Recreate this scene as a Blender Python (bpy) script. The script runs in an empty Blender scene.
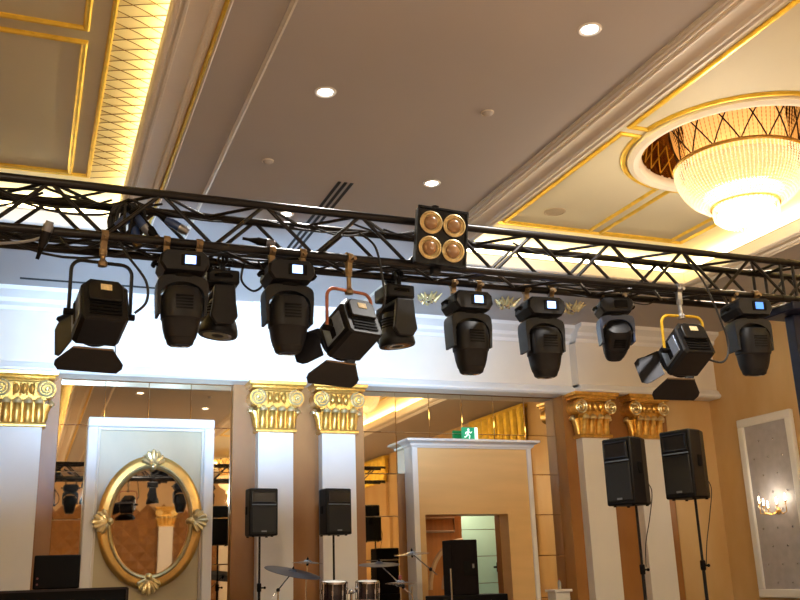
import bpy, math, random
from mathutils import Vector, Matrix, Euler
random.seed(7)
PI = math.pi
C = bpy.context.scene.collection
sc = bpy.context.scene

# ------------------------------------------------------------------ camera
pit, yaw, rol = math.radians(16.3), math.radians(21.6), math.radians(-1.93)
fw = Vector((math.sin(yaw)*math.cos(pit), math.cos(yaw)*math.cos(pit), math.sin(pit)))
r0 = Vector((math.cos(yaw), -math.sin(yaw), 0)); u0 = r0.cross(fw)
rv = r0*math.cos(rol) + u0*math.sin(rol); uv = -r0*math.sin(rol) + u0*math.cos(rol)
cd = bpy.data.cameras.new('camera'); cam = bpy.data.objects.new('camera', cd); C.objects.link(cam)
cam.matrix_world = Matrix(((rv.x, uv.x, -fw.x, 0), (rv.y, uv.y, -fw.y, 0), (rv.z, uv.z, -fw.z, 1.6), (0, 0, 0, 1)))
cd.sensor_width = 36; cd.lens = 36*940/800; cd.clip_start = 0.05
sc.camera = cam
# ------------------------------------------------------------------ world, exposure
w = bpy.data.worlds.new('world'); sc.world = w; w.use_nodes = True
w.node_tree.nodes['Background'].inputs[0].default_value = (.5, .45, .4, 1)
w.node_tree.nodes['Background'].inputs[1].default_value = .05
vs = sc.view_settings
vs.view_transform = 'Standard'; vs.look = 'None'; vs.gamma = 1; vs.use_curve_mapping = False
vs.exposure = 0.2
WARM = (1, .84, .64); COOL = (.40, .65, 1.0); NEUT = (1, .95, .88)
def area(name, loc, size, energy, col, direction):
    l = bpy.data.lights.new(name, 'AREA'); l.shape = 'RECTANGLE'; l.size, l.size_y = size
    l.energy = energy; l.color = col
    o = bpy.data.objects.new(name, l); C.objects.link(o); o.location = loc
    o.rotation_euler = Vector(direction).to_track_quat('-Z', 'Y').to_euler()
    return o
def spot(name, loc, target, energy, col, deg, blend=.6, rad=.06):
    l = bpy.data.lights.new(name, 'SPOT'); l.energy = energy; l.color = col
    l.spot_size = math.radians(deg); l.spot_blend = blend; l.shadow_soft_size = rad
    o = bpy.data.objects.new(name, l); C.objects.link(o); o.location = loc
    o.rotation_euler = (Vector(target)-Vector(loc)).to_track_quat('-Z', 'Y').to_euler()
    return o
# light strips lying in the cove troughs round the two ceiling coffers
HOLE_L = (-3.2, .74, -8.0, 11.0); HOLE_R = (5.05, 8.96, -8.0, 11.0)
for h, e in ((HOLE_L, 1.0), (HOLE_R, 1.35)):
    x0, x1, y0, y1 = h; ym = (y0+y1)/2; yl = y1-y0
    for x in (x0-.17, x1+.17):
        area('cove_strip_light', (x, ym, 5.85), (.10, yl), 230*e, (1, .84, .46), (0, 0, 1))
    for y in (y0-.17, y1+.17):
        area('cove_strip_light', ((x0+x1)/2, y, 5.85), (x1-x0, .12), 100*e, (1, .86, .52), (0, 0, 1))
# beams of the stage fixtures on the truss, falling on the stage wall
BEAMS = [((.33, 6.66, 3.30), (-.5, 14, 5.3), 1700), ((1.19, 6.74, 3.40), (1.9, 14, 5.35), 3500), ((2.54, 6.74, 3.40), (4.2, 14, 5.35), 3800),
         ((4.53, 6.74, 3.45), (6.3, 14, 5.2), 1000)]
for loc, tgt, e in BEAMS:
    spot('stage_beam', loc, tgt, e, COOL, 46, 1.0, .05)

# ------------------------------------------------------------------ helpers
def s2l(c):
    return tuple(((v/255)/12.92 if v/255 <= .04045 else (((v/255)+.055)/1.055)**2.4) for v in c)
MATS = {}
def mat(name, rgb, rough=.5, metal=0.0, var=.0, scale=6.0, bump=.0, emit=None, es=0.0, trans=0.0, spec=.5, stretch=None, rgb2=None, coat=0.0, bscale=None):
    if name in MATS: return MATS[name]
    m = bpy.data.materials.new(name); m.use_nodes = True; nt = m.node_tree
    b = nt.nodes['Principled BSDF']; c = s2l(rgb)
    b.inputs['Base Color'].default_value = (*c, 1); b.inputs['Roughness'].default_value = rough
    b.inputs['Metallic'].default_value = metal; b.inputs['Specular IOR Level'].default_value = spec
    b.inputs['Transmission Weight'].default_value = trans; b.inputs['Coat Weight'].default_value = coat
    if var or bump or rgb2:
        tc = nt.nodes.new('ShaderNodeTexCoord'); mp = nt.nodes.new('ShaderNodeMapping')
        nt.links.new(tc.outputs['Object'], mp.inputs['Vector'])
        if stretch: mp.inputs['Scale'].default_value = stretch
        n = nt.nodes.new('ShaderNodeTexNoise'); n.inputs['Scale'].default_value = scale; n.inputs['Detail'].default_value = 5
        nt.links.new(mp.outputs['Vector'], n.inputs['Vector'])
        if var or rgb2:
            cr = nt.nodes.new('ShaderNodeValToRGB')
            lo = tuple(max(0, v*(1-var)) for v in c); hi = tuple(min(1, v*(1+var)) for v in c)
            if rgb2: lo = s2l(rgb2); hi = c
            cr.color_ramp.elements[0].position = .32; cr.color_ramp.elements[0].color = (*lo, 1)
            cr.color_ramp.elements[1].position = .68; cr.color_ramp.elements[1].color = (*hi, 1)
            nt.links.new(n.outputs['Fac'], cr.inputs['Fac']); nt.links.new(cr.outputs['Color'], b.inputs['Base Color'])
        if bump:
            n2 = nt.nodes.new('ShaderNodeTexNoise'); n2.inputs['Scale'].default_value = bscale or scale*4
            nt.links.new(mp.outputs['Vector'], n2.inputs['Vector'])
            bp = nt.nodes.new('ShaderNodeBump'); bp.inputs['Strength'].default_value = bump; bp.inputs['Distance'].default_value = .01
            nt.links.new(n2.outputs['Fac'], bp.inputs['Height']); nt.links.new(bp.outputs['Normal'], b.inputs['Normal'])
    if emit:
        b.inputs['Emission Color'].default_value = (*s2l(emit), 1); b.inputs['Emission Strength'].default_value = es
    MATS[name] = m; return m

class MB:
    def __init__(s): s.v = []; s.f = []; s.M = Matrix.Identity(4)
    def add(s, vs_, fs):
        o = len(s.v); s.v += [tuple(s.M @ Vector(p)) for p in vs_]; s.f += [tuple(i+o for i in q) for q in fs]; return s
    def box(s, x0, x1, y0, y1, z0, z1):
        return s.add([(x0,y0,z0),(x1,y0,z0),(x1,y1,z0),(x0,y1,z0),(x0,y0,z1),(x1,y0,z1),(x1,y1,z1),(x0,y1,z1)],
                     [(0,3,2,1),(4,5,6,7),(0,1,5,4),(1,2,6,5),(2,3,7,6),(3,0,4,7)])
    def cbox(s, cx, cy, cz, sx, sy, sz): return s.box(cx-sx/2, cx+sx/2, cy-sy/2, cy+sy/2, cz-sz/2, cz+sz/2)
    def tube(s, pts, r, n=8, closed=False, cap=True):
        pts = [Vector(p) for p in pts]; N = len(pts); vv = []; ff = []
        rs = r if isinstance(r, (list, tuple)) else [r]*N
        up = None
        for i, p in enumerate(pts):
            a = pts[(i-1) % N] if (closed or i > 0) else p; b = pts[(i+1) % N] if (closed or i < N-1) else p
            t = (b-a).normalized() if (b-a).length > 1e-9 else Vector((0,0,1))
            if up is None: up = Vector((0,0,1)) if abs(t.z) < .9 else Vector((0,1,0))
            x = t.cross(up)
            if x.length < 1e-6: x = t.cross(Vector((1,0,.3)))
            x.normalize(); y = x.cross(t).normalized(); up = y
            for k in range(n):
                a_ = 2*PI*k/n; vv.append(p + x*(math.cos(a_)*rs[i]) + y*(math.sin(a_)*rs[i]))
        for i in range(N if closed else N-1):
            j = (i+1) % N
            for k in range(n): ff.append((i*n+k, i*n+(k+1) % n, j*n+(k+1) % n, j*n+k))
        if cap and not closed: ff.append(tuple(reversed(range(n)))); ff.append(tuple((N-1)*n+k for k in range(n)))
        return s.add(vv, ff)
    def cyl(s, a, b, r, n=12, r2=None): return s.tube([a, b], [r, r if r2 is None else r2], n)
    def lathe(s, prof, n=24, cx=0, cy=0, cap=True):      # about local Z
        vv = []; ff = []
        for (r, z) in prof:
            for k in range(n): vv.append((cx+r*math.cos(2*PI*k/n), cy+r*math.sin(2*PI*k/n), z))
        m = len(prof)
        for i in range(m-1):
            for k in range(n): ff.append((i*n+k, i*n+(k+1) % n, (i+1)*n+(k+1) % n, (i+1)*n+k))
        if cap:
            ff.append(tuple(reversed(range(n)))); ff.append(tuple((m-1)*n+k for k in range(n)))
        return s.add(vv, ff)
    def loft(s, secs, cap=True):                         # list of equal-length rings
        n = len(secs[0]); vv = [p for r in secs for p in r]; ff = []
        for i in range(len(secs)-1):
            for k in range(n): ff.append((i*n+k, i*n+(k+1) % n, (i+1)*n+(k+1) % n, (i+1)*n+k))
        if cap: ff.append(tuple(reversed(range(n)))); ff.append(tuple((len(secs)-1)*n+k for k in range(n)))
        return s.add(vv, ff)
    def prism_y(s, poly, y0, y1): return s.loft([[(x, y0, z) for x, z in poly], [(x, y1, z) for x, z in poly]])
    def prism_z(s, poly, z0, z1): return s.loft([[(x, y, z0) for x, y in poly], [(x, y, z1) for x, y in poly]])
    def prism_x(s, poly, x0, x1): return s.loft([[(x0, y, z) for y, z in poly], [(x1, y, z) for y, z in poly]])
    def ball(s, c, r, n=10, m=7, sc_=(1,1,1)):
        return s.loft([[(c[0]+r*sc_[0]*math.sin(PI*max(.03,min(.97,i/m)))*math.cos(2*PI*k/n), c[1]+r*sc_[1]*math.sin(PI*max(.03,min(.97,i/m)))*math.sin(2*PI*k/n), c[2]-r*sc_[2]*math.cos(PI*i/m)) for k in range(n)] for i in range(m+1)])
    def build(s, name, m, parent=None, smooth=35, bevel=0.0, loc=None):
        me = bpy.data.meshes.new(name); me.from_pydata(s.v, [], s.f); me.update()
        import bmesh
        bm = bmesh.new(); bm.from_mesh(me); bmesh.ops.recalc_face_normals(bm, faces=bm.faces); bm.to_mesh(me); bm.free()
        me.materials.append(m)
        if smooth:
            for p in me.polygons: p.use_smooth = True
            me.set_sharp_from_angle(angle=math.radians(smooth))
        o = bpy.data.objects.new(name, me); C.objects.link(o)
        if parent: o.parent = parent
        if loc: o.location = loc
        if bevel:
            b = o.modifiers.new('bevel', 'BEVEL'); b.width = bevel; b.segments = 2; b.limit_method = 'ANGLE'; b.angle_limit = math.radians(40)
        return o
def tag(o, label, cat, group=None, kind=None):
    o['label'] = label
    if cat: o['category'] = cat
    if group: o['group'] = group
    if kind: o['kind'] = kind
    return o
def thing(name, label, cat, loc=(0,0,0), rz=0, group=None):
    o = bpy.data.objects.new(name, None); C.objects.link(o); o.empty_display_size = .1
    o.location = loc; o.rotation_euler = (0, 0, rz); return tag(o, label, cat, group)
def struct(o): o['kind'] = 'structure'; return o
def copy_tree(o, parent=None):
    c = o.copy(); C.objects.link(c); c.parent = parent
    for ch in [q for q in bpy.data.objects if q.parent == o]: copy_tree(ch, c)
    return c
def dup(o, loc, rz=None, label=None, group=None):
    bpy.context.view_layer.update()
    c = copy_tree(o); c.location = loc
    if rz is not None: c.rotation_euler = (0, 0, rz)
    if label: c['label'] = label
    if group: c['group'] = group
    return c
def piece(o, loc, parent):            # a repeat of one part
    c = o.copy(); C.objects.link(c); c.location = loc; c.parent = parent; return c
def ring_profile(mb, rect, prof):     # profile of (outward offset, z) swept round a rectangle
    x0, x1, y0, y1 = rect
    secs = [[(x0-o, y0-o, z), (x1+o, y0-o, z), (x1+o, y1+o, z), (x0-o, y1+o, z)] for o, z in prof]
    return mb.loft(secs, cap=False)
def strip(mb, pts, wd, z0, z1):       # moulding of width wd along a closed XY polyline, hanging from z1 to z0
    n = len(pts); inn = []; out = []
    for i in range(n):
        a, b, c_ = Vector(pts[i-1]), Vector(pts[i]), Vector(pts[(i+1) % n])
        d1 = (b-a).normalized(); d2 = (c_-b).normalized()
        n1 = Vector((-d1.y, d1.x)); n2 = Vector((-d2.y, d2.x)); m_ = (n1+n2)
        m_ = m_/max(.3, m_.length_squared)*2
        inn.append(b+m_*wd/2); out.append(b-m_*wd/2)
    vv = []
    mid = (z0+z1)/2
    for i in range(n):
        o, q = out[i], inn[i]; e = (q-o)
        vv += [(o.x, o.y, z1), (o.x, o.y, mid), (o.x+e.x*.3, o.y+e.y*.3, z0), (o.x+e.x*.7, o.y+e.y*.7, z0), (q.x, q.y, mid), (q.x, q.y, z1)]
    ff = []
    for i in range(n):
        j = (i+1) % n
        for k in range(5): ff.append((i*6+k, i*6+k+1, j*6+k+1, j*6+k))
    return mb.add(vv, ff)

# ------------------------------------------------------------------ materials
cream   = mat('cream_paint', (226, 218, 204), .55, var=.03, scale=1.5)
white   = mat('white_paint', (232, 230, 226), .45, var=.02, scale=2)
ceil_m  = mat('ceiling_paint', (178, 173, 170), .8, var=.02, scale=.7)
panel_m = mat('coffer_panel_paint', (206, 198, 172), .7, var=.03, scale=.8)
cove_m  = mat('cove_plaster', (236, 222, 176), .6, var=.02, scale=1)
gold    = mat('gilded_moulding', (236, 198, 74), .40, .55, var=.12, scale=9, bump=.15)
gold_c  = mat('gilded_capital', (222, 178, 92), .34, .8, var=.2, scale=14, bump=.2)
silverg = mat('pale_gilding', (236, 220, 168), .28, .8, var=.1, scale=12)
lattice_m = mat('lattice_wire', (120, 86, 22), .45, .6, var=.1)
black   = mat('black_plastic', (15, 16, 21), .5, 0, var=.15, scale=30, bump=.05, spec=.3)
spk_m = mat('speaker_black', (9, 9, 12), .5, 0, var=.15, scale=40, bump=.08, spec=.25)
blackm  = mat('black_powder_coat', (12, 12, 16), .42, .15, var=.2, scale=25, bump=.08, spec=.3)
truss_m = mat('truss_paint', (18, 14, 15), .38, .35, var=.25, scale=18)
dark    = mat('matt_black', (8, 7, 8), .6, 0, var=.1, scale=20, spec=.12)
cable_m = mat('cable_rubber', (16, 15, 18), .6, 0, var=.1, scale=20)
brass   = mat('brass_clamp', (128, 106, 76), .42, .5, var=.2, scale=20)
steel   = mat('brushed_steel', (150, 150, 152), .35, .9, var=.1, scale=30)
chrome  = mat('chrome', (210, 210, 212), .12, 1, var=.03)
copper  = mat('copper_yoke', (168, 104, 76), .45, .4, var=.15, scale=20)
yellow  = mat('yellow_yoke', (196, 158, 34), .5, .2, var=.1, scale=20)
sticker = mat('cream_sticker', (206, 190, 150), .6, var=.15, scale=60)
mirror_m= mat('bronze_mirror', (226, 210, 180), .02, 1, var=.02, scale=1)
oval_m  = mat('mirror_glass', (226, 216, 200), .02, 1, var=.01)
brown   = mat('brown_stone', (164, 114, 60), .35, 0, rgb2=(140, 92, 44), scale=1.6, stretch=(1,1,.5))
tan     = mat('onyx_wall', (214, 184, 134), .38, 0, rgb2=(198, 158, 102), scale=1.1, stretch=(1, 1, .5))
portal_m= mat('cream_stone_panel', (222, 184, 126), .5, 0, var=.05, scale=2, stretch=(.4,1,3))
marble  = mat('pale_marble', (190, 176, 142), .35, 0, var=.06, scale=2.5, stretch=(1,1,.6))
carpet  = mat('carpet', (176, 152, 126), .95, 0, rgb2=(146, 120, 98), scale=3, bump=.3, bscale=80)
stage_m = mat('stage_deck', (46, 38, 34), .6, 0, var=.1, scale=4)
orange  = mat('orange_leather', (142, 98, 50), .45, 0, var=.08, scale=5)
greyfab = mat('grey_upholstery', (176, 172, 174), .38, 0, var=.08, scale=7, bump=.1, coat=.15)
slot_m  = mat('slot_black', (18, 17, 17), .8, var=.05)
wood    = mat('honey_wood', (190, 126, 62), .4, 0, var=.12, scale=5, stretch=(3,3,.5))
green   = mat('glowing_green', (170, 206, 184), .5, 0, var=.05, scale=2, emit=(150, 200, 172), es=.12)  # brightness beyond the doorway added as a faint glow; panels are no lamp
disp_m  = mat('lit_display', (120, 160, 255), .3, 0, emit=(150, 185, 255), es=3.0)
disp_d  = mat('lit_display_dim', (60, 110, 200), .3, 0, emit=(80, 150, 255), es=1.2)
lamp_m  = mat('downlight_glow', (255, 250, 240), .4, 0, emit=(255, 246, 232), es=14)
crystal_shell = mat('crystal_shell', (230, 190, 130), .4, 0, emit=(250, 212, 156), es=.40)
crystal_glow = mat('crystal_glow', (255, 240, 214), .4, 0, emit=(255, 228, 184), es=2.2)
crystal_core = mat('crystal_core', (255, 246, 230), .4, 0, emit=(255, 236, 206), es=7)
crystal = mat('crystal_beads', (255, 236, 206), .08, 0, trans=.55, var=.03, emit=(255, 230, 194), es=.36)
crystal_u = mat('amber_crystal', (240, 196, 120), .12, 0, trans=.3, var=.05, emit=(240, 186, 104), es=.3)
dome_m  = mat('bronze_dome', (140, 92, 34), .25, .9, var=.15, scale=5)
glass_d = mat('dark_lens', (40, 44, 60), .08, 0, var=.05, coat=.6)
amber   = mat('amber_reflector', (214, 194, 146), .32, .5, var=.1, scale=30)
bulb    = mat('frosted_bulb', (130, 94, 60), .25, 0, var=.05, scale=20, coat=.5)
grille_m= mat('speaker_grille', (9, 10, 13), .7, 0, var=.3, scale=120, bump=.3, bscale=400)
cymbal_m= mat('cymbal_bronze', (150, 150, 150), .25, .9, var=.12, scale=20)
cymbal_d= mat('cymbal_dark', (38, 42, 52), .35, .4, var=.1, scale=20)
shell_m = mat('drum_shell', (34, 22, 20), .2, 0, var=.2, scale=8, coat=.5)
blueplug= mat('blue_connector', (40, 62, 110), .4, 0, var=.1, scale=20)
greyplug= mat('grey_connector', (110, 112, 120), .4, .3, var=.1, scale=20)
exit_g  = mat('exit_green', (24, 130, 92), .4, 0, emit=(20, 140, 96), es=.7)
exit_w  = mat('exit_white', (230, 250, 240), .4, 0, emit=(225, 250, 240), es=.8)
bluepaint = mat('tower_paint', (22, 30, 58), .4, .3, var=.2, scale=15)

# ------------------------------------------------------------------ room shell
ZC, ZP = 5.7, 6.0
XL, XR, YN, YF = -6.1, 11.62, -11.0, 14.3
struct(MB().box(XL, XR, YN, YF+2.5, -.1, 0).build('floor', carpet, smooth=0))
m = MB()
xs = [XL, HOLE_L[0], HOLE_L[1], HOLE_R[0], HOLE_R[1], XR]; ys = [YN, -8.0, 11.0, YF]
for i in range(5):
    for j in range(3):
        if j == 1 and i in (1, 3): continue
        m.add([(xs[i], ys[j], ZC), (xs[i+1], ys[j], ZC), (xs[i+1], ys[j+1], ZC), (xs[i], ys[j+1], ZC)], [(0, 1, 2, 3)])
for h in (HOLE_L, HOLE_R): ring_profile(m, h, [(0, ZC), (0, 5.83), (.4, 5.83)])
ceiling = struct(m.build('ceiling', ceil_m, smooth=0))
# coffers: flat panel, curved cove, cornice, gold beads
def coffer(h, inset, lat_sides, outer_bead=gold):
    x0, x1, y0, y1 = h; il, ir, iN, iF = inset
    px0, px1, py0, py1 = x0+il, x1-ir, y0+iN, y1-iF
    MB().box(px0-.02, px1+.02, py0-.02, py1+.02, ZP, ZP+.04).build('coffer_panel', panel_m, ceiling, smooth=0)
    m = MB(); secs = []
    def rect(t):
        a = t*PI/2; k = math.sin(a); z = 5.83+(ZP-5.83)*math.cos(a)
        return [(px0+(x0-.40-px0)*k, py0+(y0-.40-py0)*k, z), (px1+(x1+.40-px1)*k, py0+(y0-.40-py0)*k, z),
                (px1+(x1+.40-px1)*k, py1+(y1+.40-py1)*k, z), (px0+(x0-.40-px0)*k, py1+(y1+.40-py1)*k, z)]
    m.loft([rect(t/8) for t in range(9)], cap=False); m.build('cove', cove_m, ceiling)
    # gold bead where cove meets panel
    m = MB(); strip(m, [(px0, py0), (px1, py0), (px1, py1), (px0, py1)], .045, ZP-.035, ZP+.01); m.build('gold_bead', gold, ceiling)
    # lattice wires over the cove
    for side in lat_sides:
        m = MB(); L = py1-py0; step = .175
        n = int(L/step)
        def P(t, y):
            r = rect(max(0, min(1, t)))
            if side == 'R': return Vector((r[1][0], y, r[1][2]-.006))
            return Vector((r[0][0], y, r[0][2]-.006))
        for i in range(n-1):
            y = py0+.1+i*step
            for s_ in (1, -1):
                pts = [P(.02+.75*t/5, y + (s_*(t/5)+(0 if s_ > 0 else 1))*step*2.6) for t in range(6)]
                m.tube(pts, .0036, 4)
        m.build('cove_lattice', lattice_m, ceiling)
    # cornice hanging round the opening
    m = MB(); ring_profile(m, h, [(.0, 5.80), (-.015, 5.80), (-.015, 5.66), (.0, 5.645), (.03, 5.64), (.045, 5.66), (.06, 5.66), (.065, 5.645), (.09, 5.645), (.10, 5.675), (.26, 5.69), (.27, 5.665), (.295, 5.66), (.305, 5.675), (.32, 5.67), (.34, 5.685), (.345, 5.70)])
    m.build('coffer_cornice', cream, ceiling, smooth=30)
    m = MB(); ring_profile(m, h, [(.345, 5.70), (.345, 5.675), (.352, 5.66), (.368, 5.66), (.375, 5.675), (.375, 5.70)])
    m.build('cornice_bead', outer_bead, ceiling)
    m = MB(); ring_profile(m, h, [(.376, 5.70), (.378, 5.68), (.39, 5.672), (.402, 5.68), (.404, 5.70)])
    m.build('pale_bead', white, ceiling)
coffer(HOLE_L, (.38, .38, .6, .76), 'R')
coffer(HOLE_R, (.38, .60, .6, .76), '', cream)
def gold_trim(pts, wd=.055): 
    m = MB(); strip(m, pts, wd, ZP-.03, ZP+.005); m.build('gold_trim', gold, ceiling)
def rectpts(x0, x1, y0, y1): return [(x0, y0), (x1, y0), (x1, y1), (x0, y1)]
for y0, y1 in ((7.43, 10.2), (4.6, 7.21), (1.73, 4.46), (-1.14, 1.59)):
    gold_trim(rectpts(-2.62, -1.30, y0, y1)); gold_trim(rectpts(-1.16, .165, y0, y1))
DC = (7.0, 7.45)
def panel_arc(xa, xb, ya, yb, cx, cy, R):
    # corner panel: xa/ya is the far corner, xb/yb lie near the dome, arc of radius R bites the inner corner
    sx = 1 if xa > cx else -1; sy = 1 if ya > cy else -1
    a0 = math.atan2(abs(yb-cy), math.sqrt(R*R-(yb-cy)**2)); a1 = math.atan2(math.sqrt(R*R-(xb-cx)**2), abs(xb-cx))
    pts = [(xb, ya), (xa, ya), (xa, yb)]
    for k in range(11):
        a = a0+(a1-a0)*k/10; pts.append((cx+sx*R*math.cos(a), cy+sy*R*math.sin(a)))
    if sx*sy < 0: pts = pts[::-1]
    return pts
for xa, xb in ((5.56, 6.83), (8.17, 7.0+.01)):
    for ya, yb in ((10.2, 7.53), (4.7, 7.37)):
        gold_trim(panel_arc(xa, xb if xa < 7 else 7.02, ya, yb, DC[0], DC[1], 1.23))
for y0, y1 in ((1.8, 4.55), (-1.1, 1.65)):
    gold_trim(rectpts(5.56, 6.83, y0, y1)); gold_trim(rectpts(7.0, 8.17, y0, y1))
# dome recess and its white ring
m = MB(); m.M = Matrix.Translation((DC[0], DC[1], 0))
m.lathe([(1.19, 6.0), (1.18, 5.955), (1.12, 5.93), (1.06, 5.945), (1.03, 5.985), (1.02, 6.02), (1.02, 6.05)], 64, cap=False)
m.build('dome_ring', cream, ceiling)
m = MB(); m.M = Matrix.Translation((DC[0], DC[1], 0))
m.lathe([(1.02, 6.035), (1.02, 6.05), (.99, 6.2), (.93, 6.34), (.86, 6.46), (.78, 6.52), (.0001, 6.54)], 48, cap=False)
m.build('dome', dome_m, ceiling)
m = MB(); m.M = Matrix.Translation((DC[0], DC[1], 0))
for k in range(30):
    for s_ in (1, -1):
        m.tube([((1.0-.12*t)*math.cos(2*PI*(k+s_*t)/30), (1.0-.12*t)*math.sin(2*PI*(k+s_*t)/30), 6.06+.30*t) for t in (0, .33, .66, 1)], .008, 4)
m.build('dome_lattice', gold, ceiling)
# the coffer panel above the dome is opened: rebuild it as a plate with a round hole
for o in [q for q in ceiling.children if q.name.startswith('coffer_panel') and q.data.vertices[0].co.x > 4]:
    me = o.data; xs_ = [v.co.x for v in me.vertices]; ys_ = [v.co.y for v in me.vertices]
    X0, X1, Y0, Y1 = min(xs_), max(xs_), min(ys_), max(ys_)
    m = MB(); n = 64; ring = []; sq = []
    for k in range(n):
        a = 2*PI*k/n; c_, s_ = math.cos(a), math.sin(a); ring.append((DC[0]+1.03*c_, DC[1]+1.03*s_, ZP))
        t = min(((X1-DC[0]) if c_ > 0 else (X0-DC[0]))/c_ if abs(c_) > 1e-6 else 1e9, (1.45 if s_ > 0 else -1.45)/s_ if abs(s_) > 1e-6 else 1e9)
        sq.append((DC[0]+t*c_, DC[1]+t*s_, ZP))
    # snap nearest samples to the corners of the square
    for cx_, cy_ in ((X0, 6.0), (X1, 6.0), (X1, 8.9), (X0, 8.9)):
        b = min(range(n), key=lambda i: (sq[i][0]-cx_)**2+(sq[i][1]-cy_)**2); sq[b] = (cx_, cy_, ZP)
    m.add(ring+sq, [(i, (i+1) % n, n+(i+1) % n, n+i) for i in range(n)])
    m.add([(X0, Y0, ZP), (X1, Y0, ZP), (X1, 6.0, ZP), (X0, 6.0, ZP)], [(0, 1, 2, 3)])
    m.add([(X0, 8.9, ZP), (X1, 8.9, ZP), (X1, Y1, ZP), (X0, Y1, ZP)], [(0, 1, 2, 3)])
    bpy.data.objects.remove(o)
    m.build('coffer_panel', panel_m, ceiling, smooth=0)
# beads on the flat ceiling between the coffers
bead_m = mat('pale_bead', (214, 206, 190), .4, .2, var=.05, scale=20)
for x in (1.57, 4.635):
    m = MB(); m.prism_y([(x-.026, 5.701), (x-.022, 5.688), (x-.010, 5.684), (x, 5.676), (x+.010, 5.684), (x+.022, 5.688), (x+.026, 5.701)], -8, 13.75)
    m.build('ceiling_bead', bead_m, ceiling)
# slot diffusers
m = MB()
for dx in (-.07, 0, .07): m.box(2.96+dx-.018, 2.96+dx+.018, 8.95, 11.25, 5.694, 5.70)
tag(m.build('slot_diffuser', slot_m, smooth=0), 'long triple black slot air diffuser in flat ceiling above truss', 'air vent')
m = MB(); m.box(-.33, 2.6, 13.33, 13.40, 5.694, 5.70)
tag(m.build('slot_diffuser', slot_m, smooth=0), 'single dark slot air diffuser along ceiling by stage wall', 'air vent')
m = MB(); m.box(7.3, 7.9, 13.0, 13.06, 5.694, 5.70)
tag(m.build('slot_diffuser', slot_m, smooth=0), 'short dark slot air diffuser above the doorway bay', 'air vent')

# side walls (tan), rear wall
struct(MB().box(XR, XR+.15, YN, YF+.6, 0, ZC).build('wall_right', tan, smooth=0))
struct(MB().box(XL-.15, XL, YN, YF+.6, 0, ZC).build('wall_left', tan, smooth=0))
wr = struct(MB().box(XL, XR, YN-.15, YN, 0, ZC).build('wall_rear', tan, smooth=0))
m = MB()   # tufted leather panels on the rear wall, seen in the mirrors
s_ = .62
for i in range(-4, 16):
    for j in range(0, 14):
        cx = -.2+ (i+.5*(j % 2))*s_*1.0; cz = .3+j*s_*.5
        if not (-2.6 < cx < 8.5) or cz > 5.3: continue
        m.add([(cx-s_/2, YN+.02, cz), (cx, YN+.02, cz-s_/2), (cx+s_/2, YN+.02, cz), (cx, YN+.02, cz+s_/2), (cx, YN+.10, cz)], [(0, 1, 4), (1, 2, 4), (2, 3, 4), (3, 0, 4)])
o = m.build('tufted_panel', orange, wr, smooth=0); o['kind'] = 'stuff'

# ------------------------------------------------------------------ back (stage) wall
wb = MB()
wb.box(XL, .32, 14.2, 14.5, 0, 4.6); wb.box(2.82, 4.92, 14.2, 14.5, 0, 4.6); wb.box(8.50, XR, 14.0, 14.5, 0, 4.6)
wb.box(.32, 2.82, 14.33, 14.5, 0, 4.6); wb.box(4.92, 5.84, 14.33, 14.5, 0, 4.6); wb.box(7.31, 8.5, 14.33, 14.5, 0, 4.6); wb.box(5.84, 7.31, 14.33, 14.5, 2.5, 4.6)
wb.box(XL, XR, 14.2, 14.5, 4.55, ZC)
wall_back = struct(wb.build('wall_back', brown, smooth=0))
MB().box(10.62, XR, 13.985, 14.0, .0, 4.54).build('wall_panel', tan, wall_back, smooth=0)
# frieze and its mouldings, breaking forward over the right bay
def frieze(x0, x1, yf, ret=True):
    m = MB(); m.box(x0, x1, yf, 14.25, 4.62, 5.42); m.build('frieze', cream, wall_back, smooth=0)
    m = MB()
    m.prism_x([(yf, 5.40), (yf-.02, 5.40), (yf-.03, 5.46), (yf-.09, 5.50), (yf-.10, 5.56), (yf-.20, 5.62), (yf-.24, 5.64), (yf-.25, 5.70), (14.25, 5.70), (14.25, 5.40)], x0, x1)
    m.build('crown_moulding', white, wall_back, smooth=30)
    m = MB()
    m.prism_x([(yf-.10, 4.53), (yf-.10, 4.56), (yf-.07, 4.58), (yf-.05, 4.62), (yf-.03, 4.64), (yf-.0, 4.66), (14.25, 4.66), (14.25, 4.50), (yf-.06, 4.50)], x0, x1)
    m.build('lower_moulding', white, wall_back, smooth=30)
frieze(XL, 3.0, 13.96); frieze(3.0, 4.95, 13.93); frieze(4.95, 8.70, 13.96); frieze(8.70, XR, 13.74)
# mirror tiles
def mirror_bay(x0, x1, z0, z1, nx, nz, skip):
    dx = (x1-x0)/nx; dz = (z1-z0)/nz; proto = None
    for i in range(nx):
        for j in range(nz):
            cx = x0+(i+.5)*dx; cz = z0+(j+.5)*dz
            if skip and skip(cx, cz, dx, dz): continue
            if proto is None:
                q = MB(); q.M = Matrix.Rotation(PI/2, 4, 'X')
                a, b = dx/2-.0015, dz/2-.0015
                q.loft([[(-a+.007, -b+.007, .012), (a-.007, -b+.007, .012), (a-.007, b-.007, .012), (-a+.007, b-.007, .012)], [(-a, -b, .006), (a, -b, .006), (a, b, .006), (-a, b, .006)], [(-a, -b, -.004), (a, -b, -.004), (a, b, -.004), (-a, b, -.004)]])
                proto = q.build('mirror_tile', mirror_m, wall_back, smooth=0); o = proto; o.location = (cx, 14.318, cz)
            else: o = piece(proto, (cx, 14.318, cz), wall_back)
            o.rotation_euler = (random.gauss(0, .0012), 0, random.gauss(0, .0012))
mirror_bay(.32, 2.82, .5, 4.50, 4, 6, lambda cx, cz, dx, dz: .9 < cx-dx/2 and cx+dx/2 < 2.4 and cz+dz/2 < 3.7)
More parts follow.
